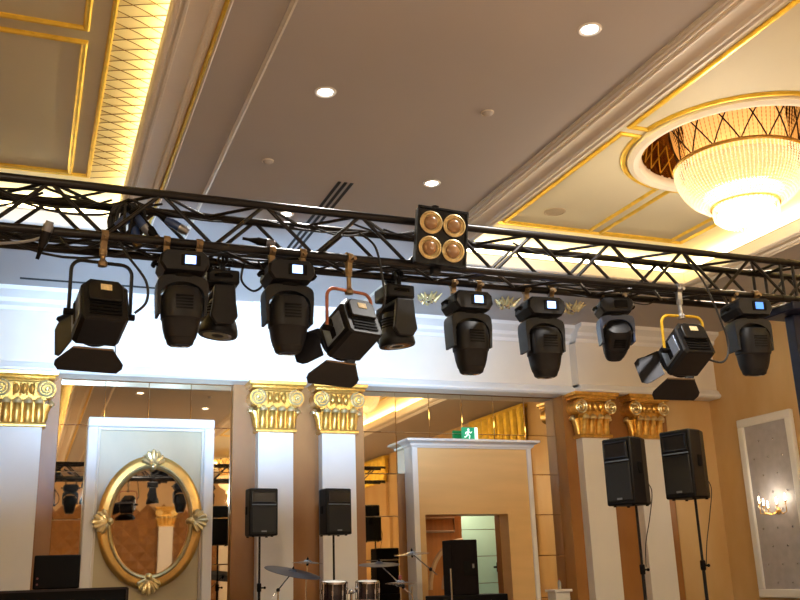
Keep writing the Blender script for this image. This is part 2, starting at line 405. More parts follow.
mirror_bay(4.92, 8.50, .5, 4.50, 6, 6, lambda cx, cz, dx, dz: 5.5 < cx-dx/2+.01 and cx+dx/2 < 7.9 and cz+dz/2 < 3.3)

# ------------------------------------------------------------------ pilasters
def make_pilaster():
    t = thing('pilaster', '', 'pilaster', (0, 14.0, 0))
    MB().box(-.272, .272, 0, .198, .5, 3.76).build('shaft', white, t, bevel=.006)
    m = MB()
    def sq(hw, yf, z): return [(-hw, yf, z), (hw, yf, z), (hw, .198, z), (-hw, .198, z)]
    m.loft([sq(.29, -.02, 3.74), sq(.315, -.045, 3.75), (sq(.32, -.05, 3.775)), sq(.31, -.04, 3.80), sq(.285, -.015, 3.81), sq(.285, -.015, 4.10), sq(.30, -.03, 4.12), sq(.30, -.03, 4.40)])
    cap = m.build('capital', gold_c, t)
    m = MB()
    m.loft([sq(.40, -.13, 4.40), sq(.41, -.14, 4.42), sq(.40, -.13, 4.435), sq(.44, -.16, 4.455), sq(.45, -.17, 4.51)])
    m.build('abacus', gold_c, cap, bevel=.006)
    for sx in (-1, 1):
        m = MB()
        m.cyl((sx*.30, -.085, 4.265), (sx*.30, .19, 4.265), .125, 20)
        m.build('volute_drum', gold_c, cap)
        m = MB(); pts = []
        for k in range(40):
            a = PI/2 - sx*(0) + sx*2*PI*2.1*k/39*1.0; r = .122-.092*k/39
            pts.append((sx*.30+r*math.cos(a if sx > 0 else PI-(PI-a)), -.10, 4.265+r*math.sin(a)))
        m.tube(pts, [.02-.008*k/39 for k in range(40)], 6); m.ball((sx*.30, -.10, 4.265), .03)
        m.build('volute', silverg, cap)
    m = MB(); m.cyl((-.30, -.095, 4.385), (.30, -.095, 4.385), .022, 8); m.build('roll', gold_c, cap)
    for k in range(3):
        x = (k-1)*.105
        m = MB(); m.ball((x, -.06, 4.27), .05, 8, 6, (.85, .9, 1.5)); m.build('egg', gold_c, cap)
    for k in range(4):
        x = (k-1.5)*.085
        m = MB(); m.tube([(x, -.03, 4.18), (x, -.075, 4.27), (x, -.05, 4.36)], [.012, .016, .01], 6); m.build('dart', gold_c, cap)
    def leaf(x, y, ang):
        m = MB(); m.M = Matrix.Translation((x, y, 0)) @ Matrix.Rotation(ang, 4, 'Z')
        secs = []
        for (z, hw, d, o) in ((3.80, .058, .03, 0), (3.86, .064, .055, 0), (3.95, .062, .065, 0), (4.03, .058, .08, -.01), (4.08, .055, .10, -.03)):
            secs.append([(hw*math.cos(a), o-d*math.sin(a), z) for a in [PI*i/6 for i in range(7)]]+[(-hw*.9, .05, z), (hw*.9, .05, z)])
        m.loft(secs); m.build('leaf', gold_c, cap)
        m = MB(); m.M = Matrix.Translation((x, y, 0)) @ Matrix.Rotation(ang, 4, 'Z')
        m.loft([[(hw*math.cos(a), o-d*math.sin(a), z) for a in [2*PI*i/10 for i in range(10)]] for (z, hw, d, o) in ((4.06, .060, .05, -.085), (4.085, .062, .055, -.09), (4.12, .045, .04, -.085), (4.145, .012, .012, -.075))])
        m.build('leaf_tip', silverg, cap)
    for k in range(4): leaf((k-1.5)*.143, -.01, 0)
    for sx in (-1, 1):
        for k in range(1): leaf(sx*.28, .11, sx*PI/2)
    return t
pil = make_pilaster()
pil.location = (-.17, 14.0, 0)
pil['label'] = 'white pilaster with gold scroll capital beside the panel holding the oval mirror'
for x, y, lb in ((3.44, 14.0, 'white pilaster with gold scroll capital standing between oval mirror panel and its twin'),
                 (4.44, 14.0, 'white pilaster with gold scroll capital standing between its twin and doorway bay'),
                 (8.98, 13.8, 'cream pilaster with gold scroll capital behind lower black loudspeaker by doorway'),
                 (10.08, 13.8, 'cream pilaster with gold scroll capital behind higher loudspeaker near room corner')):
    c = dup(pil, (x, y, 0), None, lb)
for x in (5.15, 7.6): dup(pil, (x, YN+.31, 0), PI, 'white pilaster with gold scroll capital on rear wall, seen in the oval mirror', 'pilasters on the rear wall')

# gilt fluted pelmets over curtains along the right wall, seen only in the mirrors
for yc, nfl in ((6.3, 8), (-3.7, 8)):
    t = thing('gold_pelmet', 'gold fluted pelmet over stone panel on side wall, seen reflected in mirror', 'pelmet', (XR-.005, yc, 0), 0, 'pelmets reflected in the mirror')
    MB().box(-.22, -.01, -1.5, 1.5, 5.55, 5.64).build('top_board', gold, t)
    for k in range(nfl):
        MB().cyl((-.13, -1.33+k*2.66/(nfl-1), 4.72), (-.13, -1.33+k*2.66/(nfl-1), 5.56), .12, 10, .15).build('flute', gold, t)
    MB().box(-.10, 0, -1.45, 1.45, .1, 4.72).build('stone_panel', tan, t)

# ------------------------------------------------------------------ framed panel and oval mirror
t = thing('wall_frame', 'tall white moulded frame round pale marble panel behind the oval mirror', 'wall frame', (0, 0, 0))
MB().box(.86, 2.38, 14.14, 14.30, .5, 3.80).build('marble_panel', marble, t)
for nm, bx in (('frame_rail', (.72, 2.52, 14.05, 14.30, 3.78, 3.92)), ('frame_stile', (.72, .87, 14.05, 14.30, .5, 3.78)), ('frame_stile', (2.37, 2.52, 14.05, 14.30, .5, 3.78))):
    o = MB().box(*bx).build(nm, white, t, bevel=.02)
for nm, bx in (('frame_bead', (.84, 2.40, 14.10, 14.14, 3.74, 3.79)), ('frame_bead', (.86, .90, 14.10, 14.14, .5, 3.76)), ('frame_bead', (2.34, 2.38, 14.10, 14.14, .5, 3.76))):
    MB().box(*bx).build(nm, cream, t, bevel=.008)
OX, OZ, OA, OB = 1.645, 2.45, .60, .80
t = thing('oval_mirror', 'oval mirror in gold frame with four shell ornaments on marble panel', 'mirror', (OX, 14.14, OZ))
m = MB(); n = 64; secs = []
for (ra, y) in ((.10, 0), (.125, -.02), (.13, -.045), (.11, -.062), (.06, -.070), (.0, -.07), (-.03, -.075), (-.05, -.055), (-.065, -.03), (-.065, 0)):
    secs.append([((OA+ra)*math.cos(2*PI*k/n), y, (OB+ra)*math.sin(2*PI*k/n)) for k in range(n)])
m.loft(secs, cap=False); m.build('mirror_frame', mat('gilt_frame', (212, 172, 98), .32, .8, var=.1, scale=8), t)
m = MB(); n = 64
m.loft([[((OA-.0)*math.cos(2*PI*k/n), -.070, (OB-.0)*math.sin(2*PI*k/n)) for k in range(n)], [((OA-.022)*math.cos(2*PI*k/n), -.088, (OB-.022)*math.sin(2*PI*k/n)) for k in range(n)], [((OA-.05)*math.cos(2*PI*k/n), -.060, (OB-.05)*math.sin(2*PI*k/n)) for k in range(n)]], cap=False)
m.build('frame_inner_bead', silverg, t)
m = MB(); m.add([((OA-.05)*math.cos(2*PI*k/n), -.02, (OB-.05)*math.sin(2*PI*k/n)) for k in range(n)], [tuple(range(n))]); m.build('mirror_pane', oval_m, t, smooth=0)
for ang, (cx, cz) in ((PI/2, (0, OB+.03)), (-PI/2, (0, -OB-.03)), (0, (OA+.03, 0)), (PI, (-OA-.03, 0))):
    m = MB()
    flip = -1 if ang == -PI/2 else 1
    for k in range(7):
        a = ang + (k-3)*.36; ln = .20-.016*abs(k-3)
        d = Vector((math.cos(a), 0, math.sin(a)))
        base = Vector((cx, -.10, cz)) - Vector((math.cos(ang), 0, math.sin(ang)))*.05
        m.tube([base, base+d*ln*.5+Vector((0, -.035, 0)), base+d*ln+Vector((0, -.02, 0)), base+d*(ln+.025)+Vector((0, .01, 0))], [.022, .034, .038, .016], 7)
    m.ball((cx-math.cos(ang)*.07, -.12, cz-math.sin(ang)*.07), .05)
    m.build('shell_ornament', silverg, t)

# ------------------------------------------------------------------ doorway portal
t = thing('door_portal', 'cream stone door surround with white cornice in mirrored bay', 'door surround', (0, 0, 0))
PF = 14.0
MB().box(5.745, 7.72, PF, 14.33, 2.50, 3.55).build('head_panel', portal_m, t, smooth=0)
MB().box(5.745, 5.85, PF, 14.33, .5, 2.50).build('jamb_panel', portal_m, t, smooth=0)
MB().box(7.31, 7.72, PF, 14.33, .5, 2.50).build('jamb_panel', portal_m, t, smooth=0)
for x0, x1 in ((5.65, 5.745), (7.72, 7.80)): MB().box(x0, x1, PF-.03, 14.33, .5, 3.56).build('side_trim', white, t, bevel=.01)
m = MB()
secs = [[(5.65-o, PF-.03-o, z), (7.80+o, PF-.03-o, z), (7.80+o, 14.33, z), (5.65-o, 14.33, z)] for o, z in ((0, 3.55), (.01, 3.57), (.03, 3.58), (.04, 3.61), (.10, 3.645), (.12, 3.65), (.12, 3.685), (.10, 3.69))]
m.loft(secs); m.build('cornice', white, t, smooth=30)
# recess behind the doorway
al = MB(); al.box(5.50, 5.55, 14.5, 16.4, 0, 3.0); al.box(9.0, 9.05, 14.5, 16.4, 0, 3.0); al.box(5.50, 9.05, 16.35, 16.4, 0, 3.0); al.box(5.50, 9.05, 14.5, 16.4, 2.95, 3.0)
struct(al.build('wall_recess', brown, smooth=0))
l = bpy.data.lights.new('recess_fill', 'POINT'); l.energy = 28; l.color = (1, .86, .66); l.shadow_soft_size = .2  # added light with no fixture, brightens the door recess
o = bpy.data.objects.new('recess_fill', l); C.objects.link(o); o.location = (7.3, 14.95, 2.75)
d = thing('door_1', 'honey wooden door leaf with pale curved mouldings standing open in doorway', 'door', (6.08, 14.9, 0)); struct(d)
MB().box(0, .80, 0, .05, .5, 2.75).build('door_leaf', wood, d)
m = MB()
palem = mat('pale_moulding', (206, 178, 140), .5, var=.04)
for R in (.38, .62): m.tube([(.80-R*math.cos(a)*1.0, -.012, 1.35+R*1.25*math.sin(a)) for a in [PI/2*i/12 for i in range(13)]], .042, 6)
m.tube([(.08, -.012, 2.28), (.66, -.012, 2.28), (.66, -.012, 2.5), (.08, -.012, 2.5)], .025, 6, closed=True)
m.build('door_moulding', palem, d)
g = thing('tiled_partition', 'pale green tiled partition with dark lever handle beyond the doorway', 'partition', (0, 0, 0))
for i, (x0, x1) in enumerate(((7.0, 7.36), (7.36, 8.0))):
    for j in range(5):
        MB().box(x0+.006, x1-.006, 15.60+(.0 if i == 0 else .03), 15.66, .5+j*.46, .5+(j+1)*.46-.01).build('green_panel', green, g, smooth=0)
m = MB(); m.tube([(7.88, 15.58, 1.68), (7.88, 15.54, 1.68), (7.77, 15.54, 1.68)], .018, 8); m.cbox(7.88, 15.60, 1.68, .05, .02, .16); m.build('door_handle', dark, g)
o = MB().box(8.0, 8.35, 15.3, 15.75, .0, 2.95).build('trim_1', wood); struct(o)

# exit sign above the portal
t = thing('exit_sign', 'small green emergency exit sign with white pictogram above door cornice', 'exit sign', (6.75, 14.10, 3.692))
MB().box(-.14, .14, 0, .05, .0, .225).build('sign_box', exit_g, t, bevel=.006)
MB().box(.085, .14, -.004, 0, .0, .225).build('sign_stripe', exit_w, t)
m = MB(); m.ball((-.03, -.006, .185), .02, 8, 5, (1, .3, 1))
m.tube([(-.03, -.006, .16), (-.045, -.006, .11)], .016, 6); m.tube([(-.03, -.006, .15), (.01, -.006, .13), (.03, -.006, .15)], .009, 5)
m.tube([(-.035, -.006, .15), (-.075, -.006, .14), (-.085, -.006, .11)], .009, 5)
m.tube([(-.045, -.006, .11), (-.01, -.006, .085), (-.02, -.006, .04)], .011, 5); m.tube([(-.045, -.006, .11), (-.07, -.006, .07), (-.105, -.006, .06)], .011, 5)
m.build('running_figure', exit_w, t)

# ------------------------------------------------------------------ right wall: grey upholstered panel and sconce
t = thing('upholstered_panel', 'tall grey upholstered wall panel with crystal buttons in white frame', 'wall panel', (XR, 0, 0))
YA, YB, ZA, ZB = 11.97, 13.25, 1.04, 4.02
MB().box(-.05, 0, YA+.12, YB-.12, ZA+.12, ZB-.12).build('upholstery', greyfab, t, bevel=.03)
for nm, bx in (('frame_rail', (-.09, 0, YA, YB, ZB-.14, ZB)), ('frame_rail', (-.09, 0, YA, YB, ZA, ZA+.14)), ('frame_stile', (-.09, 0, YA, YA+.14, ZA+.13, ZB-.13)), ('frame_stile', (-.09, 0, YB-.14, YB, ZA+.13, ZB-.13))):
    MB().box(*bx).build(nm, white, t, bevel=.02)
bt = None
for j in range(9):
    for i in range(3):
        y = YA+.32+i*.335+(.0 if j % 2 else .165); z = ZB-.42-j*.29
        if y > YB-.2: continue
        if bt is None: q = MB(); q.ball((0, 0, 0), .018, 8, 5); bt = q.build('crystal_button', chrome, t, loc=(-.055, y, z))
        else: piece(bt, (-.055, y, z), t)
t = thing('wall_sconce', 'gold crystal wall sconce with lit candle bulbs on grey upholstered panel', 'wall lamp', (XR-.05, 12.55, 2.42))
MB().lathe([(.001, -.02), (.05, -.01), (.06, .0), (.03, .02), (.02, .05)], 14).build('backplate', gold_c, t)
for k in range(5):
    yy = (k-2)*.15; zz = .02+.05*abs(k-2); xx = -.12-.05*(2-abs(k-2))
    m = MB(); m.tube([(0, 0, 0), (xx*.5, yy*.5, -.06), (xx, yy, -.03), (xx, yy, zz)], .009, 6); m.lathe([(.005, zz), (.03, zz+.012), (.03, zz+.02)], 10, xx, yy)
    a = m.build('arm', gold_c, t)
    m = MB(); m.lathe([(.012, zz+.02), (.012, zz+.06), (.018, zz+.085), (.012, zz+.115), (.002, zz+.14)], 10, xx, yy); m.build('candle_bulb', crystal_core, a)
    m = MB(); m.ball((xx, yy, zz-.06), .014, 6, 4, (1, 1, 1.8)); m.ball((xx, yy+.035, zz-.03), .010, 6, 4, (1, 1, 1.8)); m.build('crystal_drop', crystal, a)

l = bpy.data.lights.new('sconce_lamp', 'POINT'); l.energy = 5; l.color = WARM; l.shadow_soft_size = .08
o = bpy.data.objects.new('sconce_lamp', l); C.objects.link(o); o.parent = t; o.location = (-.22, 0, .22)
# ------------------------------------------------------------------ ceiling fittings
def downlight(x, y, lb):
    spot('downlight_beam', (x, y, ZC-.02), (x, y, 0), 620, NEUT, 95, .7, .05)
    t = thing('downlight', lb, 'ceiling light', (x, y, ZC))
    MB().lathe([(.062, -.001), (.085, -.012), (.092, -.010), (.098, 0)], 24, cap=False).build('trim_ring', white, t)
    MB().lathe([(.0005, -.006), (.064, -.004)], 24, cap=False).build('lamp_disc', lamp_m, t)
downlight(3.88, 5.52, 'lit round downlight in flat ceiling beside the chandelier coffer')
downlight(2.18, 7.12, 'lit round downlight in flat ceiling nearer the lattice cove')
downlight(3.865, 8.70, 'lit round downlight in flat ceiling above the four-lamp blinder')
downlight(2.57, 10.03, 'lit round downlight seen through truss near the slot diffuser')
for x, y in ((2.2, 2.2), (3.9, 2.2), (2.2, -1.2), (3.9, -1.2), (2.2, -4.6), (3.9, -4.6)): downlight(x, y, 'lit round downlight in flat ceiling far from the stage, behind the truss')
for o in [q for q in bpy.data.objects if q.name.startswith('downlight') and q.location.y < 4]: o['group'] = 'downlights behind the photographer'
m = MB()
def detector(x, y, z, lb):
    t = thing('smoke_detector', lb, 'smoke detector', (x, y, z))
    MB().lathe([(.05, 0), (.05, -.012), (.035, -.03), (.02, -.036), (.001, -.036)], 16).build('housing', ceil_m, t)
    MB().lathe([(.062, 0), (.062, -.008), (.05, -.008)], 16, cap=False).build('base_ring', cream, t)
detector(2.03, 8.66, ZC, 'small round detector on flat ceiling between bead line and downlights')
detector(3.72, 7.03, ZC, 'small round detector on flat ceiling between downlights and chandelier coffer')
t = thing('ceiling_speaker', 'flush round ceiling speaker in gold-trimmed coffer panel', 'ceiling speaker', (6.02, 9.72, ZP))
MB().lathe([(.14, 0), (.14, -.008), (.125, -.012), (.12, -.006), (.001, -.006)], 24).build('speaker_cover', mat('speaker_cover', (176, 160, 136), .7, var=.05), t)

# ------------------------------------------------------------------ chandelier
def chandelier(loc, label, light):
    t = thing('chandelier', label, 'chandelier', loc)       # origin at the rim height
    # light core (bulb cluster behind the crystal)
    MB().lathe([(.40, -.36), (.50, -.30), (.56, -.20), (.59, -.08), (.58, .0), (.001, .01)], 32, cap=False).build('glowing_shell', crystal_shell, t)
    MB().lathe([(.001, -.60), (.25, -.58), (.28, -.52), (.34, -.46), (.42, -.36), (.40, -.34), (.001, -.33)], 32).build('glowing_core', crystal_glow, t)
    MB().lathe([(.001, -.70), (.24, -.69), (.29, -.66), (.30, -.60), (.28, -.56), (.001, -.55)], 32).build('lower_basin', crystal_core, t)
    m = MB()
    prof = [(.69, .0), (.685, -.10), (.66, -.20), (.615, -.30), (.55, -.39), (.46, -.465), (.36, -.52)]
    def pr(u):
        u *= len(prof)-1; i = min(int(u), len(prof)-2); f_ = u-i
        return (prof[i][0]*(1-f_)+prof[i+1][0]*f_, prof[i][1]*(1-f_)+prof[i+1][1]*f_)
    nb = 20; ns = 96
    for k in range(ns):
        a = 2*PI*k/ns; pts = []; rs = []
        for i in range(nb):
            for (du, rr) in ((0, .004), (.5, .0145)):
                r_, z_ = pr(min(1, (i+du)/nb)); pts.append((r_*math.cos(a), r_*math.sin(a), z_)); rs.append(rr)
        m.tube(pts, rs, 4, cap=False)
    m.build('crystal_strands', crystal, t)['kind'] = 'stuff'
    m = MB(); ns = 40
    for k in range(ns):
        a = 2*PI*k/ns
        m.tube([(.335*math.cos(a), .335*math.sin(a), -.50), (.34*math.cos(a), .34*math.sin(a), -.58), (.33*math.cos(a), .33*math.sin(a), -.66), (.26*math.cos(a), .26*math.sin(a), -.72)], .010, 4)
    m.build('basin_strands', crystal, t)['kind'] = 'stuff'
    m = MB(); m.lathe([(.66, .02), (.70, .0), (.71, .02), (.70, .045), (.66, .04)], 48, cap=False); m.build('rim_band', gold_c, t)
    m = MB(); m.lathe([(.34, -.49), (.365, -.505), (.365, -.53), (.34, -.53)], 32, cap=False); m.build('basin_band', gold_c, t)
    # upper drum of amber strands with a dark diagonal ribbon lattice
    m = MB(); ns = 84
    for k in range(ns):
        a = 2*PI*k/ns; pts = []; rs = []
        for i in range(12):
            for (du, rr) in ((0, .003), (.5, .010)):
                u = min(1, (i+du)/12); r_ = .60+.10*u; pts.append((r_*math.cos(a), r_*math.sin(a), .06+.56*u)); rs.append(rr)
        m.tube(pts, rs, 4, cap=False)
    m.build('drum_strands', crystal_u, t)['kind'] = 'stuff'
    m = MB()
    for k in range(14):
        for s_ in (1, -1):
            m.tube([((.62+.10*u)*math.cos(2*PI*(k+s_*u*1.0)/14), (.62+.10*u)*math.sin(2*PI*(k+s_*u*1.0)/14), .06+.56*u) for u in (0, .25, .5, .75, 1)], .009, 5)
    m.build('drum_lattice', mat('dark_bronze', (58, 38, 18), .4, .7, var=.1), t)
    MB().lathe([(.001, .02), (.48, .03), (.54, .3), (.54, .62), (.001, .63)], 32).build('drum_core', mat('amber_core', (250, 210, 140), .4, 0, emit=(250, 200, 118), es=.75), t)
    MB().cyl((0, 0, .4), (0, 0, .845), .05, 12).build('stem', gold_c, t)
    t.scale = (1, 1, .9)
    l = bpy.data.lights.new('chandelier_lamp', 'POINT'); l.energy = light; l.color = WARM; l.shadow_soft_size = .25
    o = bpy.data.objects.new('chandelier_lamp', l); C.objects.link(o); o.parent = t; o.location = (0, 0, -.95)
    return t
ch = chandelier((7.0, 7.45, 5.77), 'large round crystal bowl chandelier in recessed ceiling dome', 215)
for (x, y) in ((7.0, .5), (-1.23, .5), (-1.23, -5.5), (7.0, -5.5)):
    c = dup(ch, (x, y, 5.235), None, 'crystal bowl chandelier hanging in coffer far behind the truss', 'chandeliers behind the photographer')
    r_ = MB().cyl((0, 0, .72), (0, 0, .848), .09, 14).build('ceiling_rose', gold_c, c)
for x, y, lb in ((5.45, 12.6, 'gilded leaf cluster with crystals on ceiling edge beside moving light with copper-yoked neighbour'),
                 (6.75, 12.55, 'gilded leaf cluster with crystals on ceiling between two lit-display moving lights'),
                 (7.9, 12.5, 'gilded leaf cluster with crystals on ceiling beside blue-lit moving light')):
    t = thing('ceiling_ornament', lb.replace(' beside moving light with copper-yoked neighbour', ' above blank frieze by the blinder'), 'ornament', (x, y, ZC))
    m = MB()
    for k in range(14):
        a = 2*PI*k/14+random.uniform(-.1, .1); ln = random.uniform(.14, .26)
        m.tube([(0, 0, -.03), (ln*.5*math.cos(a), ln*.5*math.sin(a), -.09-random.random()*.04), (ln*math.cos(a), ln*math.sin(a), -.03)], [.015, .04, .008], 6)
    m.build('leaves', mat('pale_gilt_leaf', (206, 186, 130), .4, .5, var=.2, scale=20), t)
    for k in range(9):
        a = 2*PI*k/9; MB().ball((.11*math.cos(a), .11*math.sin(a), -.10-.02*(k % 2)), .024, 6, 5).build('crystal', chrome, t)
    MB().ball((0, 0, -.11), .045).build('crystal', chrome, t)

# ------------------------------------------------------------------ truss
TY0, TY1, TZ0, TZ1 = 6.2, 6.545, 3.838, 4.182
T0, T1 = -3.6, 8.2
tr = thing('lighting_truss', 'long black box truss carrying all the stage lights', 'truss', (0, TY0, TZ0))
for y in (0, TY1-TY0):
    for z in (0, TZ1-TZ0): MB().cyl((T0, y, z), (T1, y, z), .030, 12).build('chord', truss_m, tr)
D, H = TY1-TY0, TZ1-TZ0; ST = .7255
def brace(p0, p1, n0, count, r=.0145):
    q = MB().cyl(p0, p1, r, 8).build('brace', truss_m, tr)
    q.location = (n0, 0, 0)
    for k in range(1, count): piece(q, (n0+k*ST, 0, 0), tr)
N0 = .71-5*ST; NC = 15
for y in (0, D):
    brace((0, y, H), (ST/2, y, 0), N0, NC); brace((ST/2, y, 0), (ST, y, H), N0, NC)
for z, of in ((0, ST/2), (H, 0)):
    brace((of, 0, z), (of+ST/2, D, z), N0, NC, .0125); brace((of+ST/2, D, z), (of+ST, 0, z), N0, NC, .0125)
for x in (6.12, 6.26, -1.0):
    for a, b in (((0, 0), (0, H)), ((D, 0), (D, H)), ((0, 0), (D, 0)), ((0, H), (D, H))):
        MB().cyl((x, a[0], a[1]), (x, b[0], b[1]), .014, 8).build('end_frame', truss_m, tr)
    for y in (0, D):
        for z in (0, H): MB().cyl((x-.045, y, z), (x+.045, y, z), .034, 12).build('coupler', truss_m, tr)
# tower leg
for x, lb in ((6.35, 'dark blue tower post holding up the truss beside moving light'), (-3.2, 'dark blue tower post holding up the far end of truss')):
    t = thing('truss_tower', lb, 'tower', (x, 6.37, 0))
    MB().box(-.055, .055, -.055, .055, .03, 3.74).build('mast', bluepaint, t, bevel=.01)
    MB().box(-.4, .4, -.4, .4, 0, .03).build('base_plate', bluepaint, t)
    MB().box(-.18, .12, -.20, .20, 3.74, 3.815).build('sleeve_block', bluepaint, t, bevel=.01)

# ------------------------------------------------------------------ moving heads (face -Y, origin on the chord axis)
def clampx(mb, x, zb):
    mb.M = Matrix.Translation((x, 0, 0)) @ Matrix.Rotation(PI/2, 4, 'Y')
    mb.lathe([(.026, -.022), (.042, -.022), (.042, .022), (.026, .022)], 16, cap=False)
    mb.M = Matrix.Translation((x, 0, 0))
    mb.box(-.02, .02, -.018, .018, zb, -.036); mb.cyl((0, -.07, -.02), (0, -.036, -.02), .008, 6); mb.cyl((0, -.085, -.02), (0, -.07, -.02), .016, 6)
    mb.M = Matrix.Identity(4)
def se(hx, hy, z, cy=0, n=20, p=2.8):
    out = []
    for k in range(n):
        a = 2*PI*k/n; c_, s_ = math.cos(a), math.sin(a)
        out.append((hx*math.copysign(abs(c_)**(2/p), c_), cy+hy*math.copysign(abs(s_)**(2/p), s_), z))
    return out
def moving_head(name, label, loc, rz, tilt, dm=None, scale=1.0, drop=.09, ymat=None, lit=True):
    t = thing(name, label, 'stage light', loc, rz, None)
    zb = -drop
    for x in (-.115, .115):
        q = MB(); clampx(q, x, zb); q.build('clamp', brass, t)
    q = MB(); P = [(-.125, zb), (.125, zb), (.165, zb-.035), (.172, zb-.10), (.135, zb-.155), (-.135, zb-.155), (-.172, zb-.10), (-.165, zb-.035)]
    q.loft([[(x*.92, -.155, z) for x, z in [(a, zb-.078+(b-zb+.078)*.9) for a, b in P]], [(x, -.13, z) for x, z in P], [(x, .13, z) for x, z in P], [(x*.92, .155, z) for x, z in [(a, zb-.078+(b-zb+.078)*.9) for a, b in P]]])
    base = q.build('base', black, t, smooth=25)
    q = MB().box(-.03, .105, -.162, -.15, zb-.115, zb-.035).build('display_bezel', dark, base, bevel=.004)
    if lit: MB().box(-.004, .070, -.166, -.160, zb-.105, zb-.045).build('display', dm or disp_m, base)
    for s_ in (-1, 1):
        q = MB(); q.cyl((s_*.160, 0, zb-.075), (s_*.20, 0, zb-.075), .012, 8); q.tube([(s_*.19, -.06, zb-.075), (s_*.205, -.03, zb-.075), (s_*.205, .03, zb-.075), (s_*.19, .06, zb-.075)], .012, 6)
        q.build('carry_handle', dark, base)
    MB().lathe([(.10, zb-.175), (.11, zb-.15)], 20).build('pan_ring', dark, t)
    # yoke: arch extruded in Y
    zt = zb-.165; q = MB(); outer = []; inner = []
    for k in range(13):
        a = PI*k/12; outer.append((.178*math.copysign(abs(math.cos(a))**.45, math.cos(a)), zt-.10+.10*math.sin(a)**.5))
        inner.append((.150*math.cos(a), zt-.155+.105*math.sin(a)))
    outer = [(.168, zt-.285)]+outer+[(-.168, zt-.285)]; inner = [(.148, zt-.285)]+inner+[(-.148, zt-.285)]
    vv = []; ff = []
    for y, sh in ((-.085, .93), (-.07, 1), (.07, 1), (.085, .93)):
        for (ox, oz), (ix, iz) in zip(outer, inner): 
            mx, mz = (ox+ix)/2, (oz+iz)/2
            vv += [(mx+(ox-mx)*sh, y, mz+(oz-mz)*sh), (mx+(ix-mx)*sh, y, mz+(iz-mz)*sh)]
    n = len(outer)
    for L in range(3):
        for i in range(n-1):
            a, b = L*2*n+2*i, (L+1)*2*n+2*i
            ff.append((a, a+2, b+2, b)); ff.append((a+1, b+1, b+3, a+3))
        a, b = L*2*n, (L+1)*2*n; ff.append((a, b, b+1, a+1)); a, b = a+2*n-2, b+2*n-2; ff.append((a, a+1, b+1, b))
    for L in (0, 3):
        for i in range(n-1): a = L*2*n+2*i; ff.append((a, a+1, a+3, a+2))
    q.add(vv, ff); q.build('yoke', ymat or black, t)
    # head with pivot between the arms
    pz = zt-.20; q = MB()
    q.loft([se(.06, .05, .125), se(.110, .10, .11), se(.136, .12, .06), se(.143, .13, 0), se(.143, .132, -.06), se(.139, .128, -.11), se(.132, .122, -.118), se(.120, .112, -.19), se(.104, .10, -.245), se(.099, .095, -.25), se(.088, .086, -.285), se(.070, .070, -.297)])
    h = q.build('head', black, t, smooth=30, loc=(0, -.035, pz)); h.rotation_euler = (tilt, 0, 0)
    MB().lathe([(.001, -.305), (.05, -.301), (.066, -.296)], 20, cap=False).build('lens', glass_d, h)
    for s_ in (-1, 1):
        q = MB(); q.box(s_*.140-.006, s_*.140+.006, -.04, .05, -.05, .05)
        q.build('pivot_cover', dark, h)
    q = MB()
    for k in range(5): q.box(-.06, .06, -.1335, -.125, .03-k*.022, .04-k*.022)
    q.build('vent', dark, h)
    t.scale = (scale,)*3
    return t
F = TZ0
moving_head('moving_light', 'moving head light with lit display beside fresnel with black yoke', (.865, TY0, F), 0, .05, None, .96, .10)
moving_head('moving_light', 'moving head light with lit display beside copper-yoked fresnel', (1.60, TY0, F), 0, .05, None, .98, .10)
moving_head('moving_light', 'moving head light with lit display hanging just past the four-lamp blinder', (3.165, TY1, F), 0, .05, None, .98, .10)
moving_head('moving_light', 'moving head light with lit display next to blue-lit wash light', (3.83, TY1, F), -.08, .05, None, .98, .10)
moving_head('moving_light', 'moving head light with dim blue display beside the tower post', (5.66, TY0, F), -.15, .12, disp_d, .98, .07)

def wash_head(name, label, loc, rz, tilt, arm_m, scale=1.0):
    t = thing(name, label, 'stage light', loc, rz)
    for x in (-.07, .07):
        q = MB(); q.tube([(x-.02, 0, -.03), (x, 0, .035), (x+.0, .0, -.0), (x, 0, -.10)], .011, 6); clampx(q, x, -.10); q.build('clamp', blackm, t)
    MB().box(-.13, .13, -.12, .12, -.20, -.09).build('base', black, t, bevel=.018)
    q = MB(); q.tube([(-.13, -.06, -.14), (-.16, -.04, -.14), (-.16, .04, -.14), (-.13, .06, -.14)], .011, 6); q.build('carry_handle', dark, t)
    MB().lathe([(.075, -.225), (.085, -.20)], 18).build('pan_ring', dark, t)
    # U yoke: bridge and two tapering arms on local X
    MB().box(-.185, .185, -.07, .07, -.255, -.22).build('yoke_bridge', black, t, bevel=.012)
    for s_ in (-1, 1):
        q = MB(); x0, x1 = sorted((s_*.145, s_*.19))
        q.prism_x([(-.075, -.225), (.075, -.225), (.085, -.36), (.10, -.46), (.06, -.52), (-.06, -.52), (-.10, -.46), (-.085, -.36)], x0, x1)
        q.build('yoke_arm', arm_m, t, bevel=.01)
    q = MB(); q.lathe([(.06, .15), (.085, .14), (.10, .09), (.105, .02), (.125, -.02), (.14, -.07), (.145, -.11), (.138, -.125), (.12, -.125)], 28)
    h = q.build('head', black, t, loc=(0, 0, -.44)); h.rotation_euler = (tilt, 0, 0)
    MB().lathe([(.001, -.120), (.07, -.128), (.12, -.124)], 24, cap=False).build('lens', glass_d, h)
    for k in range(4): MB().lathe([(.106, .10-k*.022), (.113, .094-k*.022), (.106, .088-k*.022)], 24, cap=False).build('fin', dark, h)
    t.scale = (scale,)*3
    return t
wash_head('wash_light', 'small wash light hanging between two lit-display moving lights', (1.19, TY1, F), PI/2, .10, black, .98)
wash_head('wash_light', 'small wash light hanging between copper-yoked fresnel and four-lamp blinder', (2.545, TY1, F), PI/2+.1, -.10, black, .98)
